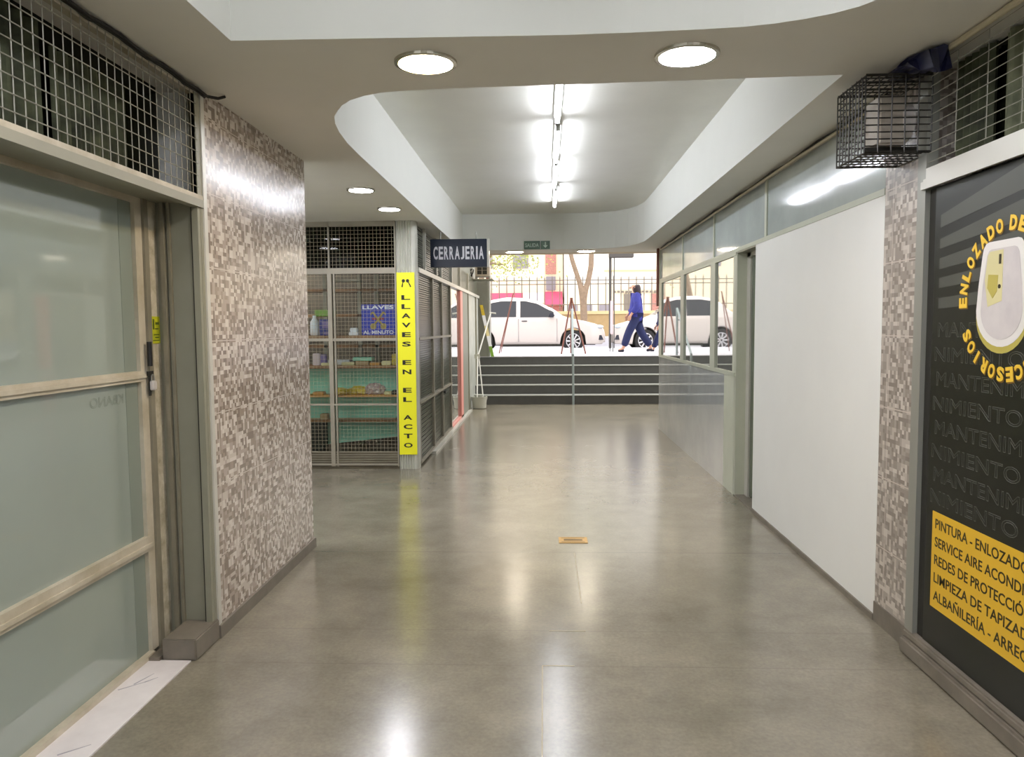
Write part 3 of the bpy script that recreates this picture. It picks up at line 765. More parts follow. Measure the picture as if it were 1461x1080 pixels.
# banner
bn = thing('banner', (-1.435, KY - 0.01, 0.16), 'tall yellow banner reading LLAVES EN EL ACTO on the kiosk corner', 'banner')
obj('banner_sheet', MB().box(-1.527, -1.340, KY - 0.012, KY - 0.006, 0.158, 2.072), 'byellow', bn)
bt = MB(); zz = 1.785; PXZ = lambda py: 1.5 - (py - 470.8) * KY / 1062.0
rows = [('L', 428), ('L', 441), ('A', 454), ('V', 467.5), ('E', 481), ('S', 494.5), ('E', 521), ('N', 534.5), ('E', 561), ('L', 574.5), ('A', 600.5), ('C', 614), ('T', 627.5), ('O', 641)]
for ch, py in rows:
    text(bt, ch, (-1.434 - 0.0 * zz, KY - 0.012, PXZ(py)), EX, EZ, (0, -1, 0), 0.050, 0.092, 0.001, bold=0.03)
obj('lettering', bt, 'bblack', bn)
kk = MB()
for sx in (-1, 1):
    c = Vector((-1.434 + sx * 0.022, KY - 0.0125, 1.985))
    kk.lathe([(0.018, 0), (0.018, 0.001)], c, 14, 'y')
    a = c; b = c + Vector((sx * 0.035 if sx > 0 else -0.018, 0, -0.062))
    kk.tube(a, b, 0.005, 6).tube(b, b + Vector((-sx * 0.014, 0, 0.004)), 0.004, 6).tube(a + (b - a) * .75, a + (b - a) * .75 + Vector((-sx * 0.012, 0, 0.003)), 0.004, 6)
obj('key_picture', kk, 'bblack', bn, label='two small black keys')

# contents of the kiosk: shelving and goods
shf = thing('shelving', (-2.5, 8.1, 0.15), 'wooden shelves behind the kiosk mesh holding hardware packets', 'shelving')
SY0, SY1 = 7.93, 8.24
for zt, mm, th in ((1.418, 'wood', .035), (1.095, 'wood', .03), (0.775, 'orange', .022), (0.505, 'wood', .022)):
    obj('shelf', MB().box(-3.6, -1.56, SY0, SY1 if zt > 1 else 8.12, zt - th, zt), mm, shf)
for x in (-3.3, -1.60):
    obj('upright', MB().box(x, x + 0.03, SY1 - 0.04, SY1, 0.15, 2.2), 'kframe', shf)
solo('board', MB().prism([(-2.50, 0.20), (-1.56, 0.30), (-1.56, 1.05), (-3.3, 1.05), (-3.3, 0.20)], EX, EZ, (0, 8.125, 0), EY, 0.012), 'teal',
     'large teal board behind the lower kiosk shelves with a slanting bottom edge', 'board')
def item(name, mb, m, label, cat, parts=()):
    t = thing(name, tuple(sum(v[i] for v in mb.v) / len(mb.v) if i < 2 else min(v[2] for v in mb.v) for i in range(3)), label, cat)
    obj(parts[0] if parts else 'body', mb, m, t)
    return t
# blue key-cutting sign
ks = thing('key_cutting_sign', (-1.77, 8.0, 1.418), 'blue sign reading LLAVES AL MINUTO with crossed keys, on the top kiosk shelf', 'sign')
kx0, kx1, kz0, kz1 = -1.965, -1.60, 1.420, 1.752
obj('sign_sheet', MB().box(kx0, kx1, 7.985, 7.995, kz0, kz1), 'blue', ks)
tt = MB(); text(tt, 'LLAVES', (-1.783, 7.985, 1.722), EX, EZ, (0, -1, 0), 0.040, 0.34, 0.001, bold=0.03)
text(tt, 'AL MINUTO', (-1.783, 7.985, 1.452), EX, EZ, (0, -1, 0), 0.040, 0.33, 0.001, bold=0.02)
obj('lettering', tt, 'pwhite', ks)
for sx in (-1, 1):
    kk = MB(); a = Vector((-1.783 - sx * 0.055, 7.984, 1.515)); b = Vector((-1.783 + sx * 0.06, 7.984, 1.67))
    kk.lathe([(0.034, 0), (0.034, 0.001)], a, 16, 'y').tube(a, b, 0.011, 6).tube(b, b + Vector((sx * 0.02, 0, -0.03)), 0.008, 6)
    obj('key_picture', kk, 'pgold', ks)
obj('cross_picture', MB().box(-1.85, -1.72, 7.983, 7.984, 1.585, 1.607), 'pred', ks)
b1 = item('poster', MB().box(-2.43, -2.285, 7.99, 8.0, 1.420, 1.595), 'blue2', 'small blue poster standing on the left end of the top kiosk shelf', 'poster', ('poster_sheet',))
obj('poster_print', MB().box(-2.40, -2.315, 7.987, 7.99, 1.50, 1.57).box(-2.38, -2.33, 7.987, 7.99, 1.43, 1.46), 'purple', b1)
solo('bottle', MB().lathe([(0.045, 0), (0.048, 0.02), (0.046, 0.15), (0.02, 0.19), (0.02, 0.22)], (-2.50, 8.05, 1.418), 16), 'pwhite', 'white plastic bottle on the top kiosk shelf beside the blue poster', 'bottle', smooth=True)
item('cutting_machine', MB().box(-2.12, -2.02, 8.02, 8.15, 1.418, 1.455, .006).box(-2.11, -2.035, 8.04, 8.12, 1.455, 1.50, .006), 'pwhite', 'small pale key machine on the top kiosk shelf', 'machine')
solo('green_box', MB().box(-2.50, -2.30, 8.06, 8.2, 1.63, 1.70), 'green', 'green strip of packaging above the small blue poster', 'box')
ksh = thing('back_rack', (-2.3, 8.6, 0.15), 'dark rack with upright boards in the back of the kiosk', 'rack')
for x in (-2.9, -2.55, -2.15, -1.95, -1.62): obj('upright', MB().box(x, x + 0.045, 8.55, 8.6, 0.15, 2.45), 'kframe', ksh)
for zt in (1.95, 1.66, 1.30): obj('shelf', MB().box(-3.3, -1.56, 8.55, 8.85, zt - 0.03, zt), 'wood', ksh)
solo('light_box', MB().box(-2.3, -1.95, 7.90, 8.0, 1.995, 2.02), 'kframe', 'narrow beige strip under the kiosk window head', 'strip')
z2 = 1.095
item('packet', MB().box(-2.52, -2.44, 8.0, 8.08, z2, z2 + 0.13, .008), 'parapink', 'pinkish upright packet at the left end of the second kiosk shelf', 'packet')
item('packet', MB().box(-2.435, -2.37, 8.0, 8.08, z2, z2 + 0.12, .008), 'purple', 'purple upright packet on the second kiosk shelf', 'packet')
item('packet', MB().box(-2.41, -2.24, 7.94, 7.995, z2, z2 + 0.03, .006), 'cream', 'flat cream packet in front of the purple one on the second kiosk shelf', 'packet')
item('packet', MB().box(-2.19, -2.05, 7.95, 8.05, z2, z2 + 0.035, .006), 'cream', 'flat cream packet right of the mullion on the second kiosk shelf', 'packet')
item('tray', MB().box(-2.38, -2.13, 8.07, 8.2, z2, z2 + 0.055, .006), 'pwhite', 'low whitish tray at the back of the second kiosk shelf', 'tray')
item('box', MB().box(-2.04, -1.90, 7.98, 8.1, z2, z2 + 0.05, .004), 'cardboard', 'cardboard box under the mint box on the second kiosk shelf', 'box')
item('box', MB().box(-2.07, -1.86, 7.97, 8.12, z2 + 0.05, z2 + 0.085, .004), 'mint', 'mint green box resting on the cardboard box in the kiosk', 'box')
item('packet', MB().box(-1.88, -1.77, 7.95, 8.05, z2, z2 + 0.03, .006), 'orange', 'orange packet on the second kiosk shelf right of the mint box', 'packet')
item('packet', MB().box(-1.75, -1.65, 7.95, 8.05, z2, z2 + 0.045, .006), 'cream', 'small cream packet near the right end of the second kiosk shelf', 'packet')
item('packet', MB().box(-1.64, -1.565, 7.96, 8.08, z2, z2 + 0.12, .006), 'ypack', 'yellowish upright packet at the right end of the second kiosk shelf', 'packet')
z3 = 0.775
def lump(c, r, sc, m, name, label, cat, seed):
    random.seed(seed); b = bmesh.new(); bmesh.ops.create_icosphere(b, subdivisions=3, radius=1)
    for v in b.verts:
        n = 1 + 0.18 * math.sin(7 * v.co.x + seed) * math.cos(9 * v.co.y) + random.uniform(-.06, .06)
        v.co = Vector((c[0] + v.co.x * sc[0] * n, c[1] + v.co.y * sc[1] * n, max(c[2], c[2] + sc[2] * (v.co.z * n + .6))))
    solo(name, MB().bm(b), m, label, cat)
lump((-2.24, 8.05, z3), 1, (0.10, 0.06, 0.045), 'ypack', 'chip_bag', 'crumpled yellow bag across the mullion on the third kiosk shelf', 'bag', 3)
lump((-2.03, 8.05, z3), 1, (0.11, 0.06, 0.055), 'ypack', 'chip_bag', 'crumpled yellow bag right of the mullion on the third kiosk shelf', 'bag', 4)
lump((-1.85, 8.05, z3), 1, (0.11, 0.07, 0.075), 'clearbag', 'plastic_bag', 'cloudy plastic bag of parts in the middle of the third kiosk shelf', 'bag', 5)
item('packet', MB().box(-2.52, -2.40, 7.97, 8.08, z3, z3 + 0.03, .006), 'orange', 'orange packet at the left end of the third kiosk shelf', 'packet')
item('packet', MB().box(-1.73, -1.65, 7.95, 8.05, z3, z3 + 0.035, .006), 'cream', 'flat cream packet beside the cloudy bag on the third kiosk shelf', 'packet')
item('box', MB().box(-1.645, -1.60, 7.95, 8.05, z3, z3 + 0.045, .004), 'darkgap', 'tiny black box at the right end of the third kiosk shelf', 'box')
item('box', MB().box(-2.44, -2.36, 7.96, 8.06, 0.505, 0.565, .004), 'cardboard', 'small cardboard box at the left end of the lowest kiosk shelf', 'box')
crt = thing('wire_bin', (-2.48, 8.05, 0.15), 'black wire bin at the bottom left inside the kiosk', 'bin')
obj('bin_body', MB().box(-2.56, -2.40, 7.95, 8.11, 0.19, 0.48, .01), 'darkgap', crt)
obj('bin_foot', MB().box(-2.54, -2.42, 7.98, 8.10, 0.15, 0.19), 'darkwire', crt)

# hanging locksmith sign
hs = thing('hanging_sign', (-0.975, 8.70, 2.20), 'navy hanging sign reading CERRAJERIA beside the kiosk', 'sign')
obj('sign_box', MB().box(-1.315, -0.652, 8.70, 8.78, 2.198, 2.522, .004), 'navy', hs)
obj('sign_edge', MB().box(-0.652, -0.628, 8.695, 8.785, 2.194, 2.526), 'alulight', hs, label='white right end strip')
tt = MB(); xx = -1.278
for ch in 'CERRAJERIA':
    w_ = {'I': .020, 'J': .040, 'A': .058}.get(ch, .050)
    text(tt, ch, (xx + w_ / 2, 8.70, 2.362), EX, EZ, (0, -1, 0), 0.150, w_, 0.0015, bold=0.03); xx += w_ + .0125
obj('lettering', tt, 'pwhite', hs)
obj('hanger', MB().tube((-1.2, 8.74, 2.52), (-1.2, 8.74, HC), 0.008).tube((-0.78, 8.74, 2.52), (-0.78, 8.74, HC), 0.008), 'steel', hs)

# exit sign
es = thing('exit_sign', (-0.085, 10.80, 2.615), 'small green sign reading SALIDA with a down arrow above the entrance', 'sign')
obj('sign_plate', MB().box(-0.275, -0.045, 10.81, 10.835, 2.612, 2.728), 'exitgreen', es)
obj('arrow_plate', MB().box(-0.032, 0.098, 10.81, 10.835, 2.612, 2.728), 'exitgreen', es)
tt = MB(); text(tt, 'SALIDA', (-0.16, 10.81, 2.670), EX, EZ, (0, -1, 0), 0.055, 0.195, 0.001, bold=0.01)
obj('lettering', tt, 'exitlet', es)
obj('arrow', MB().box(0.025, 0.041, 10.809, 10.81, 2.65, 2.712).prism([(-0.003, 2.665), (0.033, 2.628), (0.069, 2.665)], EX, EZ, (0, 10.809, 0), EY, 0.001), 'exitlet', es)

# kiosk flank: slatted shutter door, mirror pane with pink frame, panels
d3 = sroot('door_3', (KX - 0.02, 9.3, 0))
sb = MB()
for i in range(104): sb.box(KX - 0.045, KX - 0.03 + 0.004 * (i % 2), 7.92, 10.72, 0.04 + i * 0.0245, 0.055 + i * 0.0245)
sb.box(KX - 0.06, KX - 0.045, 7.92, 10.72, 0.0, HC)
struct('slatted_panel', sb, 'shutter', d3)
fb = MB()
for y in (7.93, 8.98, 9.80, 10.68): fb.box(KX - 0.03, KX, y - 0.03, y + 0.03, 0.03, 2.09)
for zc in (1.378, 0.685, 0.04): fb.box(KX - 0.028, KX + 0.006, 7.92, 10.72, zc - 0.014, zc + 0.014)
struct('door_frame', fb, 'kframe', d3)
ub = MB()
for y in (8.45, 9.35, 9.8, 10.9, 12.0, 13.3): ub.box(KX - 0.03, KX, y - 0.025, y + 0.025, 2.13, HC if y < 11.3 else 2.45)
ub.box(KX - 0.05, KX + 0.016, 7.92, 15.3, 2.085, 2.135)
struct('head_rail', ub, 'alulight', d3)
struct('door_handle', MB().box(KX, KX + 0.03, 9.78, 9.90, 0.62, 0.66), 'darkgap', d3)
struct('step_sill', MB().box(KX - 0.05, KX + 0.05, 8.7, 13.2, 0.0, 0.03), 'alulight', d3)
w7 = sroot('window_6', (KX - 0.02, 11.5, 0))
struct('pane', MB().box(KX - 0.04, KX - 0.03, 10.72, 11.95, 0.06, 2.09), 'mirror', w7)
struct('window_frame', MB().box(KX - 0.04, KX, 11.93, 12.25, 0.0, 2.09).box(KX - 0.04, KX, 10.72, 12.25, 0.0, 0.06), 'pink', w7)
struct('upper_panel', MB().box(KX - 0.06, KX - 0.03, 10.72, 15.3, 2.135, 2.45), 'shutter', w7)
struct('upper_board', MB().box(KX - 0.07, KX - 0.06, 10.72, 15.3, 2.135, 2.95), 'greypanel', w7)
struct('wall_left', MB().box(KX - 0.10, KX - 0.005, 12.25, 13.15, 0.0, 2.09), 'greypanel')
struct('wall_left', MB().box(KX - 0.10, KX - 0.02, 13.15, 15.4, 0.0, 2.09), 'palepanel')
struct('wall_left', MB().box(-4.2, KX - 0.10, 15.3, 15.4, 0.0, 2.6), 'greypanel')
struct('trim_7', MB().box(KX - 0.02, KX + 0.01, 13.12, 13.20, 0.0, 2.09).box(KX - 0.02, KX + 0.005, 14.7, 14.76, 0.0, 2.09), 'greygreen')

# ------------------------------------------------------------------ stairs and street
SZ = 0.885
st = sroot('staircase', (0.6, 14.8, 0))
for i in range(5):
    y0 = 14.3 + 0.28 * i
    struct('step', MB().box(KX - 0.02, 3.4, y0, 15.7, 0.177 * i, 0.177 * (i + 1) - 0.012 if True else 0), 'stair', st)
    struct('nosing', MB().box(KX - 0.02, 3.4, y0 - 0.012, y0 + 0.28 if i < 4 else 15.72, 0.177 * (i + 1) - 0.014, 0.177 * (i + 1)), 'nosing' if i < 4 else 'sidewalk', st)
struct('sidewalk', MB().box(-14, 16, 15.70, 21.2, 0.4, SZ), 'sidewalk')
struct('road', MB().box(-30, 30, 21.2, 29.0, 0.3, 0.735), 'road')
struct('sidewalk', MB().box(-30, 30, 29.0, 33.5, 0.3, 1.05), 'sidewalk')
struct('column', MB().box(KX - 0.22, -1.115, 15.42, 15.85, SZ, 2.47, .01), 'colgrey')
cf = MB()
for i in range(7): cf.box(-1.33 + 0.03 * i, -1.318 + 0.03 * i, 15.405, 15.42, SZ, 2.45)
struct('column_flute', cf, 'greypanel', bpy.data.objects['column'])
struct('trim_8', MB().box(-1.19, -1.13, 15.5, 15.58, 2.47, 4.4), 'easel')
rl = thing('stair_handrail', (0.56, 14.7, 0), 'blue grey metal handrail post in the middle of the stairs', 'handrail')
obj('post', MB().tube((0.565, 14.24, 0.0), (0.56, 14.24, 0.95), 0.022, 12), 'rail', rl)
obj('post', MB().tube((0.60, 15.55, SZ), (0.60, 15.55, 1.85), 0.024, 12), 'rail', rl)
obj('rail_bar', MB().tube((0.56, 14.24, 0.95), (0.60, 15.55, 1.85), 0.022, 12), 'rail', rl)

# wall mounted air conditioner by the stairs
ac = thing('air_conditioner', (-1.17, 14.5, 2.43), 'small beige air conditioner with a dark grille on a bracket over the stairs', 'air conditioner')
obj('casing', MB().box(-1.31, -1.03, 14.35, 14.75, 2.47, 2.70, .008), 'acbody', ac)
g = MB()
for i in range(2):
    for j in range(2): g.box(-1.265 + i * 0.10, -1.18 + i * 0.10, 14.34, 14.352, 2.51 + j * 0.08, 2.58 + j * 0.08)
obj('grille', g, 'darkgap', ac)
obj('bracket', MB().box(-1.50, -0.97, 14.38, 14.42, 2.40, 2.425).box(-1.50, -0.97, 14.68, 14.72, 2.40, 2.425).box(-1.31, -1.29, 14.38, 14.72, 2.425, 2.47).box(-1.05, -1.03, 14.38, 14.72, 2.425, 2.47), 'greypanel', ac)
random.seed(11)
cb = MB()
for k in range(5):
    p = Vector((-1.33 - 0.02 * k, 14.30 - .02 * k, 2.60)); pts = [p.copy()]
    for _ in range(7): p += Vector((random.uniform(-.05, .04), random.uniform(-.02, .02), -random.uniform(.0, .05))); pts.append(p.copy())
    cb.path(pts, 0.01, 5)
solo('cable_tangle', cb, 'cable', 'tangle of dark cables beside the outdoor air conditioner', 'cable')

# cleaning things at the foot of the stairs
bk = thing('bucket', (-1.20, 13.62, 0), 'pale grey mop bucket standing at the foot of the stairs', 'bucket')
obj('bucket_body', MB().lathe([(0.10, 0), (0.125, 0.01), (0.14, 0.2), (0.15, 0.205), (0.15, 0.22), (0.135, 0.22), (0.12, 0.05)], (-1.19, 13.62, 0), 24), 'bucket', bk, smooth=False)
obj('wringer', MB().lathe([(0.07, 0), (0.09, 0.06), (0.08, 0.06)], (-1.20, 13.6, 0.20), 16), 'palepanel', bk)
hp = [(-1.19 + 0.15 * math.cos(t), 13.62 - 0.05 * math.sin(t), 0.205 - 0.12 * math.sin(t)) for t in [PI * i / 10 for i in range(11)]]
obj('handle', MB().path(hp, 0.006), 'steel', bk)
bm_ = thing('broom', (-1.22, 13.6, 0.28), 'white T-headed squeegee leaning from the bucket against the panel', 'squeegee')
obj('handle', MB().tube((-1.215, 13.45, 0.22), (-1.24, 13.9, 0.93), 0.014, 8).tube((-1.24, 13.9, 0.93), (-1.03, 14.6, 1.78), 0.014, 8), 'broom', bm_)
obj('head', MB().tube((-1.06, 14.6, 1.78), (-0.93, 14.6, 1.76), 0.016, 8), 'broom', bm_)
mp = thing('mop', (-1.12, 13.8, 0), 'white mop handle standing from the bucket to the panel', 'mop')
obj('handle', MB().tube((-1.12, 13.62, 0.20), (-1.22, 13.95, 0.95), 0.012, 8), 'broom', mp)
obj('joint', MB().box(-1.30, -1.20, 13.9, 13.96, 0.90, 0.99, .01), 'bucket', mp)
pk = thing('plank', (-1.0, 15.35, SZ), 'yellow and white striped plank leaning on the grey column', 'plank')
P0, P1 = Vector((-1.055, 15.34, SZ)), Vector((-1.285, 15.39, 1.95))
for i in range(5):
    a = P0.lerp(P1, i / 5); b = P0.lerp(P1, (i + 1) / 5)
    d = Vector((0.032, 0, 0))
    m_ = MB(); m_.add([a - d, a + d, b + d, b - d, a - d + Vector((0, .02, 0)), a + d + Vector((0, .02, 0)), b + d + Vector((0, .02, 0)), b - d + Vector((0, .02, 0))],
                      [(0, 1, 2, 3), (4, 7, 6, 5), (0, 4, 5, 1), (1, 5, 6, 2), (2, 6, 7, 3), (3, 7, 4, 0)])
    obj('plank_section', m_, ('green', 'pwhite', 'cream', 'pwhite', 'ypack')[i], pk)

# easels / folding sign stands on the sidewalk
def easel(name, ax, az, l1, l2, y, label, m='easel'):
    t = thing(name, ((l1 + l2) / 2, y, SZ), label, 'easel')
    a = Vector((ax, y, az))
    for k, x in enumerate((l1, l2)):
        obj('leg', MB().tube((x, y, SZ), a + Vector((0.01 if k else -0.01, 0, 0)), 0.018, 6), m if k == 0 or l2 < 1.5 else m, t)
    obj('rear_leg', MB().tube((ax, y + 0.45, SZ), a, 0.016, 6), m, t)
    obj('hinge', MB().box(ax - 0.03, ax + 0.03, y - 0.02, y + 0.02, az - 0.02, az + 0.03), m, t)
    return t
easel('easel', 0.62, 2.10, 0.395, 0.935, 16.6, 'red brown wooden easel standing by the stair handrail')
e2 = thing('leaning_pole', (-0.9, 17.2, SZ), 'thin red brown pole slanting in front of the parked car', 'pole')
obj('shaft', MB().tube((-1.03, 17.2, SZ), (-0.69, 17.2, 2.27), 0.014, 6), 'easel', e2)
obj('rear_leg', MB().tube((-1.02, 17.75, SZ), (-0.69, 17.2, 2.27), 0.010, 6), 'easel', e2)

# slim sign on two legs and street pole
ps = thing('sidewalk_sign', (1.62, 17.9, SZ), 'slim pale pink sign panel on two thin dark legs', 'sign')
obj('sign_panel', MB().box(1.60, 1.66, 17.85, 17.95, 1.30, 2.10, .01), 'parapink', ps)
obj('leg', MB().tube((1.585, 17.9, SZ), (1.60, 17.9, 1.32), 0.009), 'darkgap', ps)
obj('leg', MB().tube((1.66, 17.9, SZ), (1.65, 17.9, 1.32), 0.009), 'darkgap', ps)
sp_ = thing('street_pole', (1.86, 20.6, SZ), 'grey street pole with a dark box arm at its top', 'pole')
obj('shaft', MB().box(1.80, 1.87, 20.6, 20.66, SZ, 3.50), 'pole', sp_)
obj('second_shaft', MB().box(1.93, 1.955, 20.6, 20.63, SZ, 3.38), 'pole', sp_)
obj('box_arm', MB().box(1.80, 2.46, 20.5, 20.75, 3.36, 3.49, .01), 'pole', sp_)

# ------------------------------------------------------------------ cars
def interp(pts, x):
    if x <= pts[0][0]: return pts[0][1]
    for (a, b), (c, d) in zip(pts, pts[1:]):
        if x <= c: 
            t = (x - a) / (c - a) if c > a else 0; t = t * t * (3 - 2 * t) * 0.35 + t * 0.65
            return b + (d - b) * t
    return pts[-1][1]
TOP = [(0.0, 0.50), (0.03, 0.62), (0.12, 0.72), (0.35, 0.80), (0.7, 0.88), (1.1, 0.96), (1.22, 1.00), (1.6, 1.24), (2.05, 1.45), (2.4, 1.52), (2.9, 1.54), (3.3, 1.48), (3.6, 1.36), (3.9, 1.12), (4.0, 1.06), (4.25, 1.04), (4.33, 0.95), (4.37, 0.6)]
WHX = (0.95, 3.62); WR = 0.31
def top(x): return interp(TOP, x)
def bot(x):
    b = 0.22 if 0.1 < x < 4.25 else 0.27
    for w_ in WHX:
        d = abs(x - w_)
        if d < 0.375: b = max(b, 0.31 + math.sqrt(0.375 ** 2 - d * d))
    return b
def half(x, z):
    e = min(x, 4.37 - x); w_ = 0.86 * (1 - 0.30 * max(0, 1 - e / 0.55) ** 2.2)
    if z > 0.92: w_ -= (z - 0.92) * 0.42
    w_ -= max(0, 0.45 - z) * 0.12
    return w_ - 0.03 * max(0, (z - 0.7)) * (z < 0.92)
def car(loc, rotz, label):
    t = thing('car', (0, 0, 0), label, 'car', 'white cars parked nose to nose')
    body = MB(); NX, NZ = 130, 14; vs = []
    for i in range(NX + 1):
        x = 4.37 * i / NX; zb, zt = bot(x), top(x)
        for s in (-1, 1):
            for j in range(NZ + 1):
                z = zb + (zt - zb) * j / NZ
                h = half(x, z)
                if j == NZ: h -= 0.07
                if j == NZ - 1: h -= 0.012
                vs.append((x, s * h, z))
    R2 = 2 * (NZ + 1); fs = []
    for i in range(NX):
        for s in range(2):
            o = s * (NZ + 1)
            for j in range(NZ):
                a = i * R2 + o + j; b = (i + 1) * R2 + o + j; fs.append((a, b, b + 1, a + 1))
        a = i * R2 + NZ; b = (i + 1) * R2 + NZ; fs.append((a, b, b + NZ + 1, a + NZ + 1))
        a = i * R2; b = (i + 1) * R2; fs.append((a, b, b + NZ + 1, a + NZ + 1))
    for i in (0, NX):
        for j in range(NZ): a = i * R2 + j; fs.append((a, a + 1, a + NZ + 2, a + NZ + 1))
    body.add(vs, fs)
    obj('body', body, 'carwhite', t, smooth=True)
    def glass_patch(xa, xb, lo, hi, s):
        g = MB(); n = 24; v = []
        for i in range(n + 1):
            x = xa + (xb - xa) * i / n; a, b = lo(x), max(lo(x) + 0.004, hi(x))
            for j in range(4):
                z = a + (b - a) * j / 3; v.append((x, s * (half(x, z) + 0.006), z))
        g.add(v, [(4 * i + j, 4 * i + 4 + j, 4 * i + 5 + j, 4 * i + 1 + j) for i in range(n) for j in range(3)])
        return g
    for s in (-1, 1):
        obj('side_window', glass_patch(1.52, 2.50, lambda x: 0.975, lambda x: min(top(x) - 0.085, 1.43), s), 'carglass', t)
        obj('side_window', glass_patch(2.62, 3.42, lambda x: 0.985, lambda x: min(top(x) - 0.085, 1.43), s), 'carglass', t)
        obj('door_mirror', MB().box(1.50, 1.66, s * 0.86 if s > 0 else -1.0, 1.0 if s > 0 else -0.86, 0.97, 1.08, .03), 'plastic', t)
        obj('door_handle', MB().box(2.30, 2.46, (0.85 if s > 0 else -0.875), (0.875 if s > 0 else -0.85), 0.86, 0.885, .005), 'plastic', t)
        obj('door_seam', MB().box(2.55, 2.558, (0.84 if s > 0 else -0.865), (0.865 if s > 0 else -0.84), 0.3, 0.94).box(1.42, 1.428, (0.84 if s > 0 else -0.865), (0.865 if s > 0 else -0.84), 0.3, 0.94), 'bgrey', t)
        obj('headlamp', MB().sphere((0.20, s * 0.70, 0.70), 1, (0.15, 0.10, 0.055), 14, 8), 'lamp', t, smooth=True)
        obj('bumper_vent', MB().prism([(0.06, 0.34), (0.30, 0.34), (0.34, 0.47), (0.12, 0.47)], EX, EZ, (0, s * 0.735 - (0.02 if s < 0 else 0), 0), EY, 0.02), 'plastic', t)
        obj('sill', MB().box(1.25, 3.1, (0.80 if s > 0 else -0.84), (0.84 if s > 0 else -0.80), 0.17, 0.23), 'darkgap', t)
        obj('tail_lamp', MB().sphere((4.24, s * 0.66, 0.9), 1, (0.08, 0.12, 0.07), 12, 8), 'pred', t, smooth=True)
    ws = MB(); v = []
    for i in range(11):
        x = 1.26 + (2.02 - 1.26) * i / 10; h = half(x, top(x)) - 0.10
        v += [(x, -h, top(x) + 0.006), (x, h, top(x) + 0.006)]
    ws.add(v, [(2 * i, 2 * i + 1, 2 * i + 3, 2 * i + 2) for i in range(10)]); obj('windscreen', ws, 'carglass', t)
    rw = MB(); v = []
    for i in range(9):
        x = 3.38 + (3.9 - 3.38) * i / 8; h = half(x, top(x)) - 0.10
        v += [(x, -h, top(x) + 0.006), (x, h, top(x) + 0.006)]
    rw.add(v, [(2 * i, 2 * i + 1, 2 * i + 3, 2 * i + 2) for i in range(8)]); obj('rear_window', rw, 'carglass', t)
    obj('underside', MB().box(0.3, 4.1, -0.72, 0.72, 0.20, 0.60), 'darkgap', t)
    for wx in WHX:
        for s in (-1, 1):
            yc = s * 0.76
            wt = obj('wheel', MB().lathe([(0.20, -0.09), (WR - .01, -0.09), (WR, -0.07), (WR, 0.07), (WR - .01, 0.09), (0.20, 0.09)], (wx, yc, WR), 28, 'y'), 'tyre', t)
            r_ = MB().lathe([(0.215, 0.088), (0.205, 0.098), (0.19, 0.088)] if s > 0 else [(0.215, -0.088), (0.205, -0.098), (0.19, -0.088)], (wx, yc, WR), 28, 'y')
            for k in range(9):
                a = 2 * PI * k / 9
                r_.tube((wx + 0.03 * math.cos(a), yc + s * 0.097, WR + 0.03 * math.sin(a)), (wx + 0.205 * math.cos(a), yc + s * 0.095, WR + 0.205 * math.sin(a)), 0.018, 5, 0.026)
            obj('rim', r_, 'alloy', wt)
            obj('hub', MB().lathe([(0.195, 0.0), (0.195, 0.001)], (wx, yc + s * 0.089, WR), 24, 'y'), 'darkgap', wt)
    t.location = loc; t.rotation_euler = (0, 0, rotz)
    return t
c1 = car((1.82, 22.7, 0.735), PI, 'white car whose rear is hidden by the grey column, its nose behind the easel')
c1.scale = (1.0, 1.0, 1.06)
c2 = copy_tree(c1); c2.location = (2.02, 22.7, 0.735); c2.rotation_euler = (0, 0, 0)
c2['label'] = 'white parked car behind the walking person in blue'

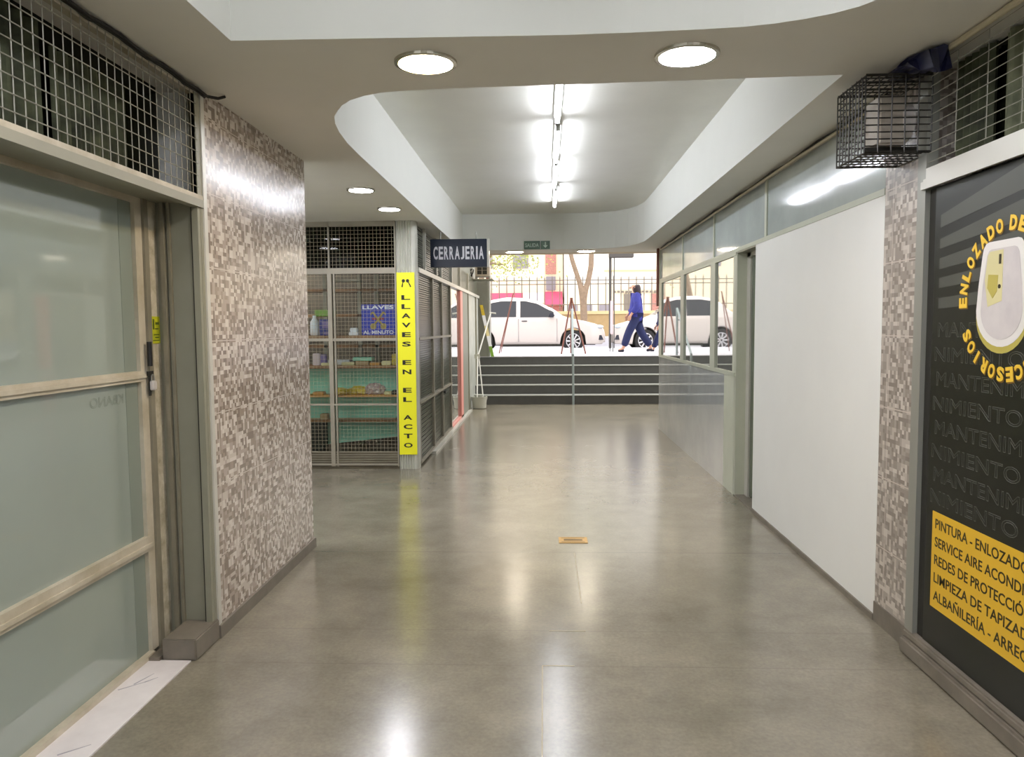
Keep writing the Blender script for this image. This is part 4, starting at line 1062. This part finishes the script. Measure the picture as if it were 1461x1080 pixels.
# ------------------------------------------------------------------ people
def skin_obj(name, verts, edges, radii, m, parent, subs=2, root=0):
    me = bpy.data.meshes.new(name); me.from_pydata(verts, edges, [])
    o = bpy.data.objects.new(name, me); COL.objects.link(o); o.parent = parent
    md = o.modifiers.new('skin', 'SKIN'); md.use_smooth_shade = True
    sv = me.skin_vertices[0].data
    for i, r in enumerate(radii):
        sv[i].radius = (r, r) if not isinstance(r, tuple) else r
        sv[i].use_root = (i == root)
    sb_ = o.modifiers.new('sub', 'SUBSURF'); sb_.levels = subs; sb_.render_levels = subs
    me.materials.append(M[m]); return o
def person(loc, H, label, lean=0.0, stride=0.30, hairlong=True, jm='jacket'):
    """walker facing -x, body in the x-z plane; local units metres for H=1"""
    t = thing('person', loc, label, 'person')
    k = H
    def P(x, y, z): return (x * k - lean * z * k, y * k, z * k)
    J = {'pel': P(0, 0, .53), 'wai': P(0, 0, .62), 'che': P(-.005, 0, .74), 'nec': P(0, 0, .845), 'nk2': P(-.012, 0, .875), 'hd': P(-.018, 0, .925), 'crn': P(-.012, 0, .965),
         'hL': P(0, -.05, .50), 'hR': P(0, .05, .50),
         'kL': P(-.115, -.052, .285), 'aL': P(-.20, -.052, .045), 'tL': P(-.275, -.055, .018),
         'kR': P(.075, .052, .275), 'aR': P(.22, .052, .055), 'tR': P(.155, .055, .016),
         'sL': P(0, -.105, .80), 'eL': P(.0, -.150, .64), 'wL': P(-.085, -.130, .535),
         'sR': P(0, .105, .80), 'eR': P(.0, .150, .64), 'wR': P(-.10, .12, .54)}
    names = list(J); idx = {n: i for i, n in enumerate(names)}; V = [J[n] for n in names]
    rad = {'pel': (.085, .065), 'wai': (.075, .055), 'che': (.09, .062), 'nec': .034, 'nk2': .032, 'hd': .056, 'crn': .042, 'hL': .052, 'hR': .052, 'kL': .035, 'kR': .035, 'aL': .024, 'aR': .024,
           'tL': .018, 'tR': .018, 'sL': .036, 'sR': .036, 'eL': .026, 'eR': .026, 'wL': .018, 'wR': .018}
    Eg = [('pel', 'wai'), ('wai', 'che'), ('che', 'nec'), ('nec', 'nk2'), ('nk2', 'hd'), ('hd', 'crn'), ('pel', 'hL'), ('pel', 'hR'), ('hL', 'kL'), ('kL', 'aL'), ('aL', 'tL'), ('hR', 'kR'), ('kR', 'aR'), ('aR', 'tR'),
          ('che', 'sL'), ('sL', 'eL'), ('eL', 'wL'), ('che', 'sR'), ('sR', 'eR'), ('eR', 'wR')]
    E2 = [(idx[a], idx[b]) for a, b in Eg]; R3 = [rad[n] for n in names]
    # hands: palm plus five fingers
    for sd in 'LR':
        w0 = Vector(J['w' + sd]); sy = -1 if sd == 'L' else 1
        pi_ = len(V); V.append(tuple(w0 + Vector((-.018, 0, -.035)) * k)); R3.append((.014, .020)); E2.append((idx['w' + sd], pi_))
        for q, (dx, ln) in enumerate(((-.016, .036), (-.006, .042), (.004, .040), (.013, .032))):
            b0 = Vector(V[pi_]) + Vector((dx, 0, -.020)) * k; i0 = len(V)
            V.append(tuple(b0)); R3.append(.0055); V.append(tuple(b0 + Vector((-.006, -sy * .004, -ln * .55)) * k)); R3.append(.005); V.append(tuple(b0 + Vector((-.016, -sy * .010, -ln)) * k)); R3.append(.0042)
            E2 += [(pi_, i0), (i0, i0 + 1), (i0 + 1, i0 + 2)]
        i0 = len(V); b0 = Vector(V[pi_]) + Vector((-.020, 0, .002)) * k
        V.append(tuple(b0)); R3.append(.006); V.append(tuple(b0 + Vector((-.012, 0, -.022)) * k)); R3.append(.005); E2 += [(pi_, i0), (i0, i0 + 1)]
    sc_ = lambda r: tuple(a * k for a in r) if isinstance(r, tuple) else r * k
    body = skin_obj('body', V, E2, [sc_(r) for r in R3], 'skin', t, 2, 0)
    def sub(nm, ns, es, rr, m, sb=2, extra=None):
        vv = [J[n] if isinstance(n, str) else n for n in ns]
        return skin_obj(nm, vv, es, [sc_(r) for r in rr], m, t, sb, 0)
    sub('trousers', ['pel', 'hL', 'kL', P(-.190, -.052, .070), 'hR', 'kR', P(.205, .052, .080)],
        [(0, 1), (1, 2), (2, 3), (0, 4), (4, 5), (5, 6)], [(.09, .085), .072, .062, .056, .080, .062, .056], 'trousers')
    sub('jacket', [P(0, 0, .415), P(0, 0, .54), 'wai', 'che', P(0, 0, .83), 'sL', 'eL', P(-.070, -.134, .555), 'sR', 'eR', P(-.085, .126, .56)],
        [(0, 1), (1, 2), (2, 3), (3, 4), (3, 5), (5, 6), (6, 7), (3, 8), (8, 9), (9, 10)],
        [(.125, .115), (.125, .115), (.118, .105), (.125, .110), (.065, .06), .062, .054, .044, .062, .054, .044], jm)
    sub('hood', [P(.045, 0, .845), P(.07, 0, .79)], [(0, 1)], [(.062, .035), (.045, .03)], 'jacketdark')
    for nm, a, b in (('shoe', P(-.180, -.052, .024), P(-.275, -.055, .018)), ('shoe', P(.235, .052, .040), P(.145, .055, .016))):
        skin_obj(nm, [a, tuple((Vector(a) + Vector(b)) / 2), b], [(0, 1), (1, 2)], [sc_(.027), sc_(.025), sc_(.018)], 'shoe', t, 2, 0)
    # face: eyes, nose, mouth, ears
    hd = Vector(J['hd'])
    fm = MB(); fm.sphere(hd + Vector((-.060, 0, -.008)) * k, .010 * k, (1.3, .8, 1.5), 8, 6)
    obj_local('nose', fm, 'skin', t)
    for s in (-1, 1):
        obj_local('ear', MB().sphere(hd + Vector((.004, s * .052, -.004)) * k, .012 * k, (.8, .4, 1.3), 8, 6), 'skin', t)
        obj_local('eye', MB().sphere(hd + Vector((-.052, s * .020, .006)) * k, .006 * k, (1, 1, .7), 8, 6), 'hair', t)
    obj_local('mouth', MB().sphere(hd + Vector((-.052, 0, -.034)) * k, .010 * k, (.5, 1.5, .35), 8, 6), 'pred', t)
    if hairlong:
        sub('hair', [P(-.004, 0, .962), P(.010, 0, .918), P(.022, 0, .86), P(.034, 0, .79)], [(0, 1), (1, 2), (2, 3)], [(.064, .064), (.068, .068), (.062, .062), (.052, .045)], 'hair')
    else:
        sub('hair', [P(.0, 0, .962), P(.018, 0, .93)], [(0, 1)], [(.058, .054), (.060, .055)], 'hair')
    return t
def obj_local(name, mb, m, parent):
    me = bpy.data.meshes.new(name); me.from_pydata([tuple(v) for v in mb.v], [], mb.f); me.materials.append(M[m])
    for p in me.polygons: p.use_smooth = True
    o = bpy.data.objects.new(name, me); COL.objects.link(o); o.parent = parent; return o
person((2.20, 17.7, SZ), 1.64, 'person in blue hooded jacket and navy trousers with long dark hair walking past', lean=0.02)
person((2.86, 18.0, SZ), 1.12, 'smaller person in navy jacket partly hidden by the window post', lean=0.05, hairlong=False, jm='jacketdark')

# ------------------------------------------------------------------ across the street
fw = sroot('wall_street', (0, 33, 1.05))
struct('wall_base', MB().box(-16, 18, 32.9, 33.2, 1.05, 2.02), 'fwall', fw)
struct('wall_cap', MB().box(-16, 18, 32.85, 33.25, 2.02, 2.16), 'fcap', fw)
fn = thing('iron_fence', (1.5, 33.05, 2.16), 'tall weathered iron railing on the ochre wall across the street', 'fence')
for zc in (2.45, 3.35, 3.52): obj('rail', MB().box(-12, 16, 33.03, 33.06, zc - 0.018, zc + 0.018), 'iron', fn)
b0 = None
for i in range(84):
    x = -12 + 0.335 * i
    if b0 is None:
        mb_ = MB().box(x - 0.02, x + 0.02, 33.0, 33.024, 2.16, 3.58)
        mb_.add([(x - 0.025, 33.0, 3.58), (x + 0.025, 33.0, 3.58), (x + 0.025, 33.03, 3.58), (x - 0.025, 33.03, 3.58), (x, 33.015, 3.74)], [(0, 1, 4), (1, 2, 4), (2, 3, 4), (3, 0, 4), (0, 3, 2, 1)])
        b0 = obj('bar', mb_, 'iron', fn)
    else:
        c = b0.copy(); c.location = (0.335 * i, 0, 0); COL.objects.link(c); c.parent = fn
def skin_world(name, V, E_, R3, m, parent, subs=1):
    org = root_origin(parent)
    return skin_obj(name, [tuple(Vector(v) - org) for v in V], E_, R3, m, parent, subs)
tr_ = thing('tree', (1.75, 31.8, 1.05), 'pale forked tree in front of the fence, two trunks rising from one base', 'tree')
skin_world('trunk', [(1.75, 31.8, 1.0), (1.72, 31.8, 1.8), (1.68, 31.8, 2.9), (1.55, 31.8, 3.3), (1.22, 31.8, 4.3), (1.0, 31.8, 5.4), (0.8, 31.8, 7), (1.88, 31.8, 3.3), (2.02, 31.8, 4.0), (2.05, 31.8, 4.9), (2.5, 31.8, 6.6)],
           [(0, 1), (1, 2), (2, 3), (3, 4), (4, 5), (5, 6), (2, 7), (7, 8), (8, 9), (9, 10)], [.20, .16, .16, .11, .10, .09, .08, .12, .12, .11, .09], 'bark', tr_, 2)
def foliage(c, r, n, size, seed):
    random.seed(seed); mb_ = MB()
    for _ in range(n):
        d = Vector((random.gauss(0, .5), random.gauss(0, .4), random.gauss(0, .45)))
        p = Vector(c) + Vector((d.x * r[0], d.y * r[1], d.z * r[2]))
        a = Vector((random.uniform(-1, 1), random.uniform(-1, 1), random.uniform(-1, 1))).normalized() * size * random.uniform(.6, 1.3)
        b = a.cross(Vector((random.uniform(-1, 1), random.uniform(-1, 1), random.uniform(-1, 1)))).normalized() * size * .6
        mb_.add([p - a, p + b, p + a, p - b], [(0, 1, 2, 3)])
    return mb_
obj('foliage', foliage((1.5, 31.8, 7.6), (2.6, 1.6, 1.3), 700, .12, 5), 'leaf', tr_, recalc=False)
t2 = thing('tree', (-2.6, 31.6, 1.05), 'sparse yellow green tree reaching in from the left above the red awnings', 'tree')
skin_world('trunk', [(-2.9, 31.6, 1.0), (-2.8, 31.6, 2.6), (-2.5, 31.6, 4.2), (-1.9, 31.5, 4.9), (-1.1, 31.5, 5.1), (-2.3, 31.7, 5.6), (-1.6, 31.5, 4.1)],
           [(0, 1), (1, 2), (2, 3), (3, 4), (2, 5), (2, 6)], [.17, .14, .1, .05, .02, .06, .02], 'bark', t2, 1)
obj('foliage', foliage((-1.35, 31.5, 4.35), (1.5, 1.0, 1.0), 620, .065, 8), 'leaf', t2, recalc=False)
# buildings
bA = thing('building', (-3.5, 40, 1.0), 'cream apartment building with a shuttered window above red awnings', 'building')
obj('wall', MB().box(-22, 1.05, 40, 46, 0.9, 13), 'bcream', bA)
w_ = obj('window', MB().box(0.12, 0.68, 39.93, 40.0, 4.28, 5.6), 'brick', bA); obj('pane', MB().box(0.15, 0.65, 39.91, 39.93, 3.42, 4.15), 'bgrey', bA)
for x in (-6, -3.5, -1.6): obj('window', MB().box(x, x + 0.8, 39.93, 40.0, 4.6, 6.2), 'bgrey', bA)
obj('awning', MB().prism([(0, 0), (-0.9, -0.45), (-0.9, -0.75), (0, -0.5)], EY, EZ, (-2.9, 40, 3.3), EX, 1.8), 'awn', bA)
obj('awning', MB().prism([(0, 0), (-0.9, -0.45), (-0.9, -0.75), (0, -0.5)], EY, EZ, (0.05, 40, 3.35), EX, 0.95), 'awn', bA)
obj('banner_strip', MB().box(-1.05, 0.0, 39.1, 39.15, 2.75, 3.25), 'lilac', bA)
obj('ground_wall', MB().box(-3.0, 1.0, 39.85, 40.0, 1.0, 2.55), 'brick', bA)
bB = thing('building', (8, 38, 1.0), 'white building with a large blank wall and a barred entrance', 'building')
obj('wall', MB().box(1.1, 24, 39.5, 45, 0.9, 13), 'bwhite', bB)
obj('plinth', MB().box(1.1, 24, 39.2, 39.5, 0.9, 3.55), 'bcream', bB)
obj('ledge', MB().box(3.2, 24, 39.35, 39.5, 4.35, 4.42), 'fcap', bB)
for x in (1.25, 2.0, 2.9): obj('window', MB().box(x, x + 0.55, 39.15, 39.2, 1.9, 2.6), 'bgrey', bB)
obj('entrance_gate', MB().box(4.2, 4.85, 39.1, 39.2, 1.5, 3.15), 'iron', bB)
dn = MB()
for i in range(16): dn.box(3.65 + 0.21 * i, 3.77 + 0.21 * i, 39.1, 39.2, 3.22, 3.32)
obj('dentil_band', dn, 'iron', bB)
obj('brick_panel', MB().box(5.6, 7.4, 39.1, 39.2, 1.6, 3.15), 'brick', bB)
print('objects', len(bpy.data.objects))
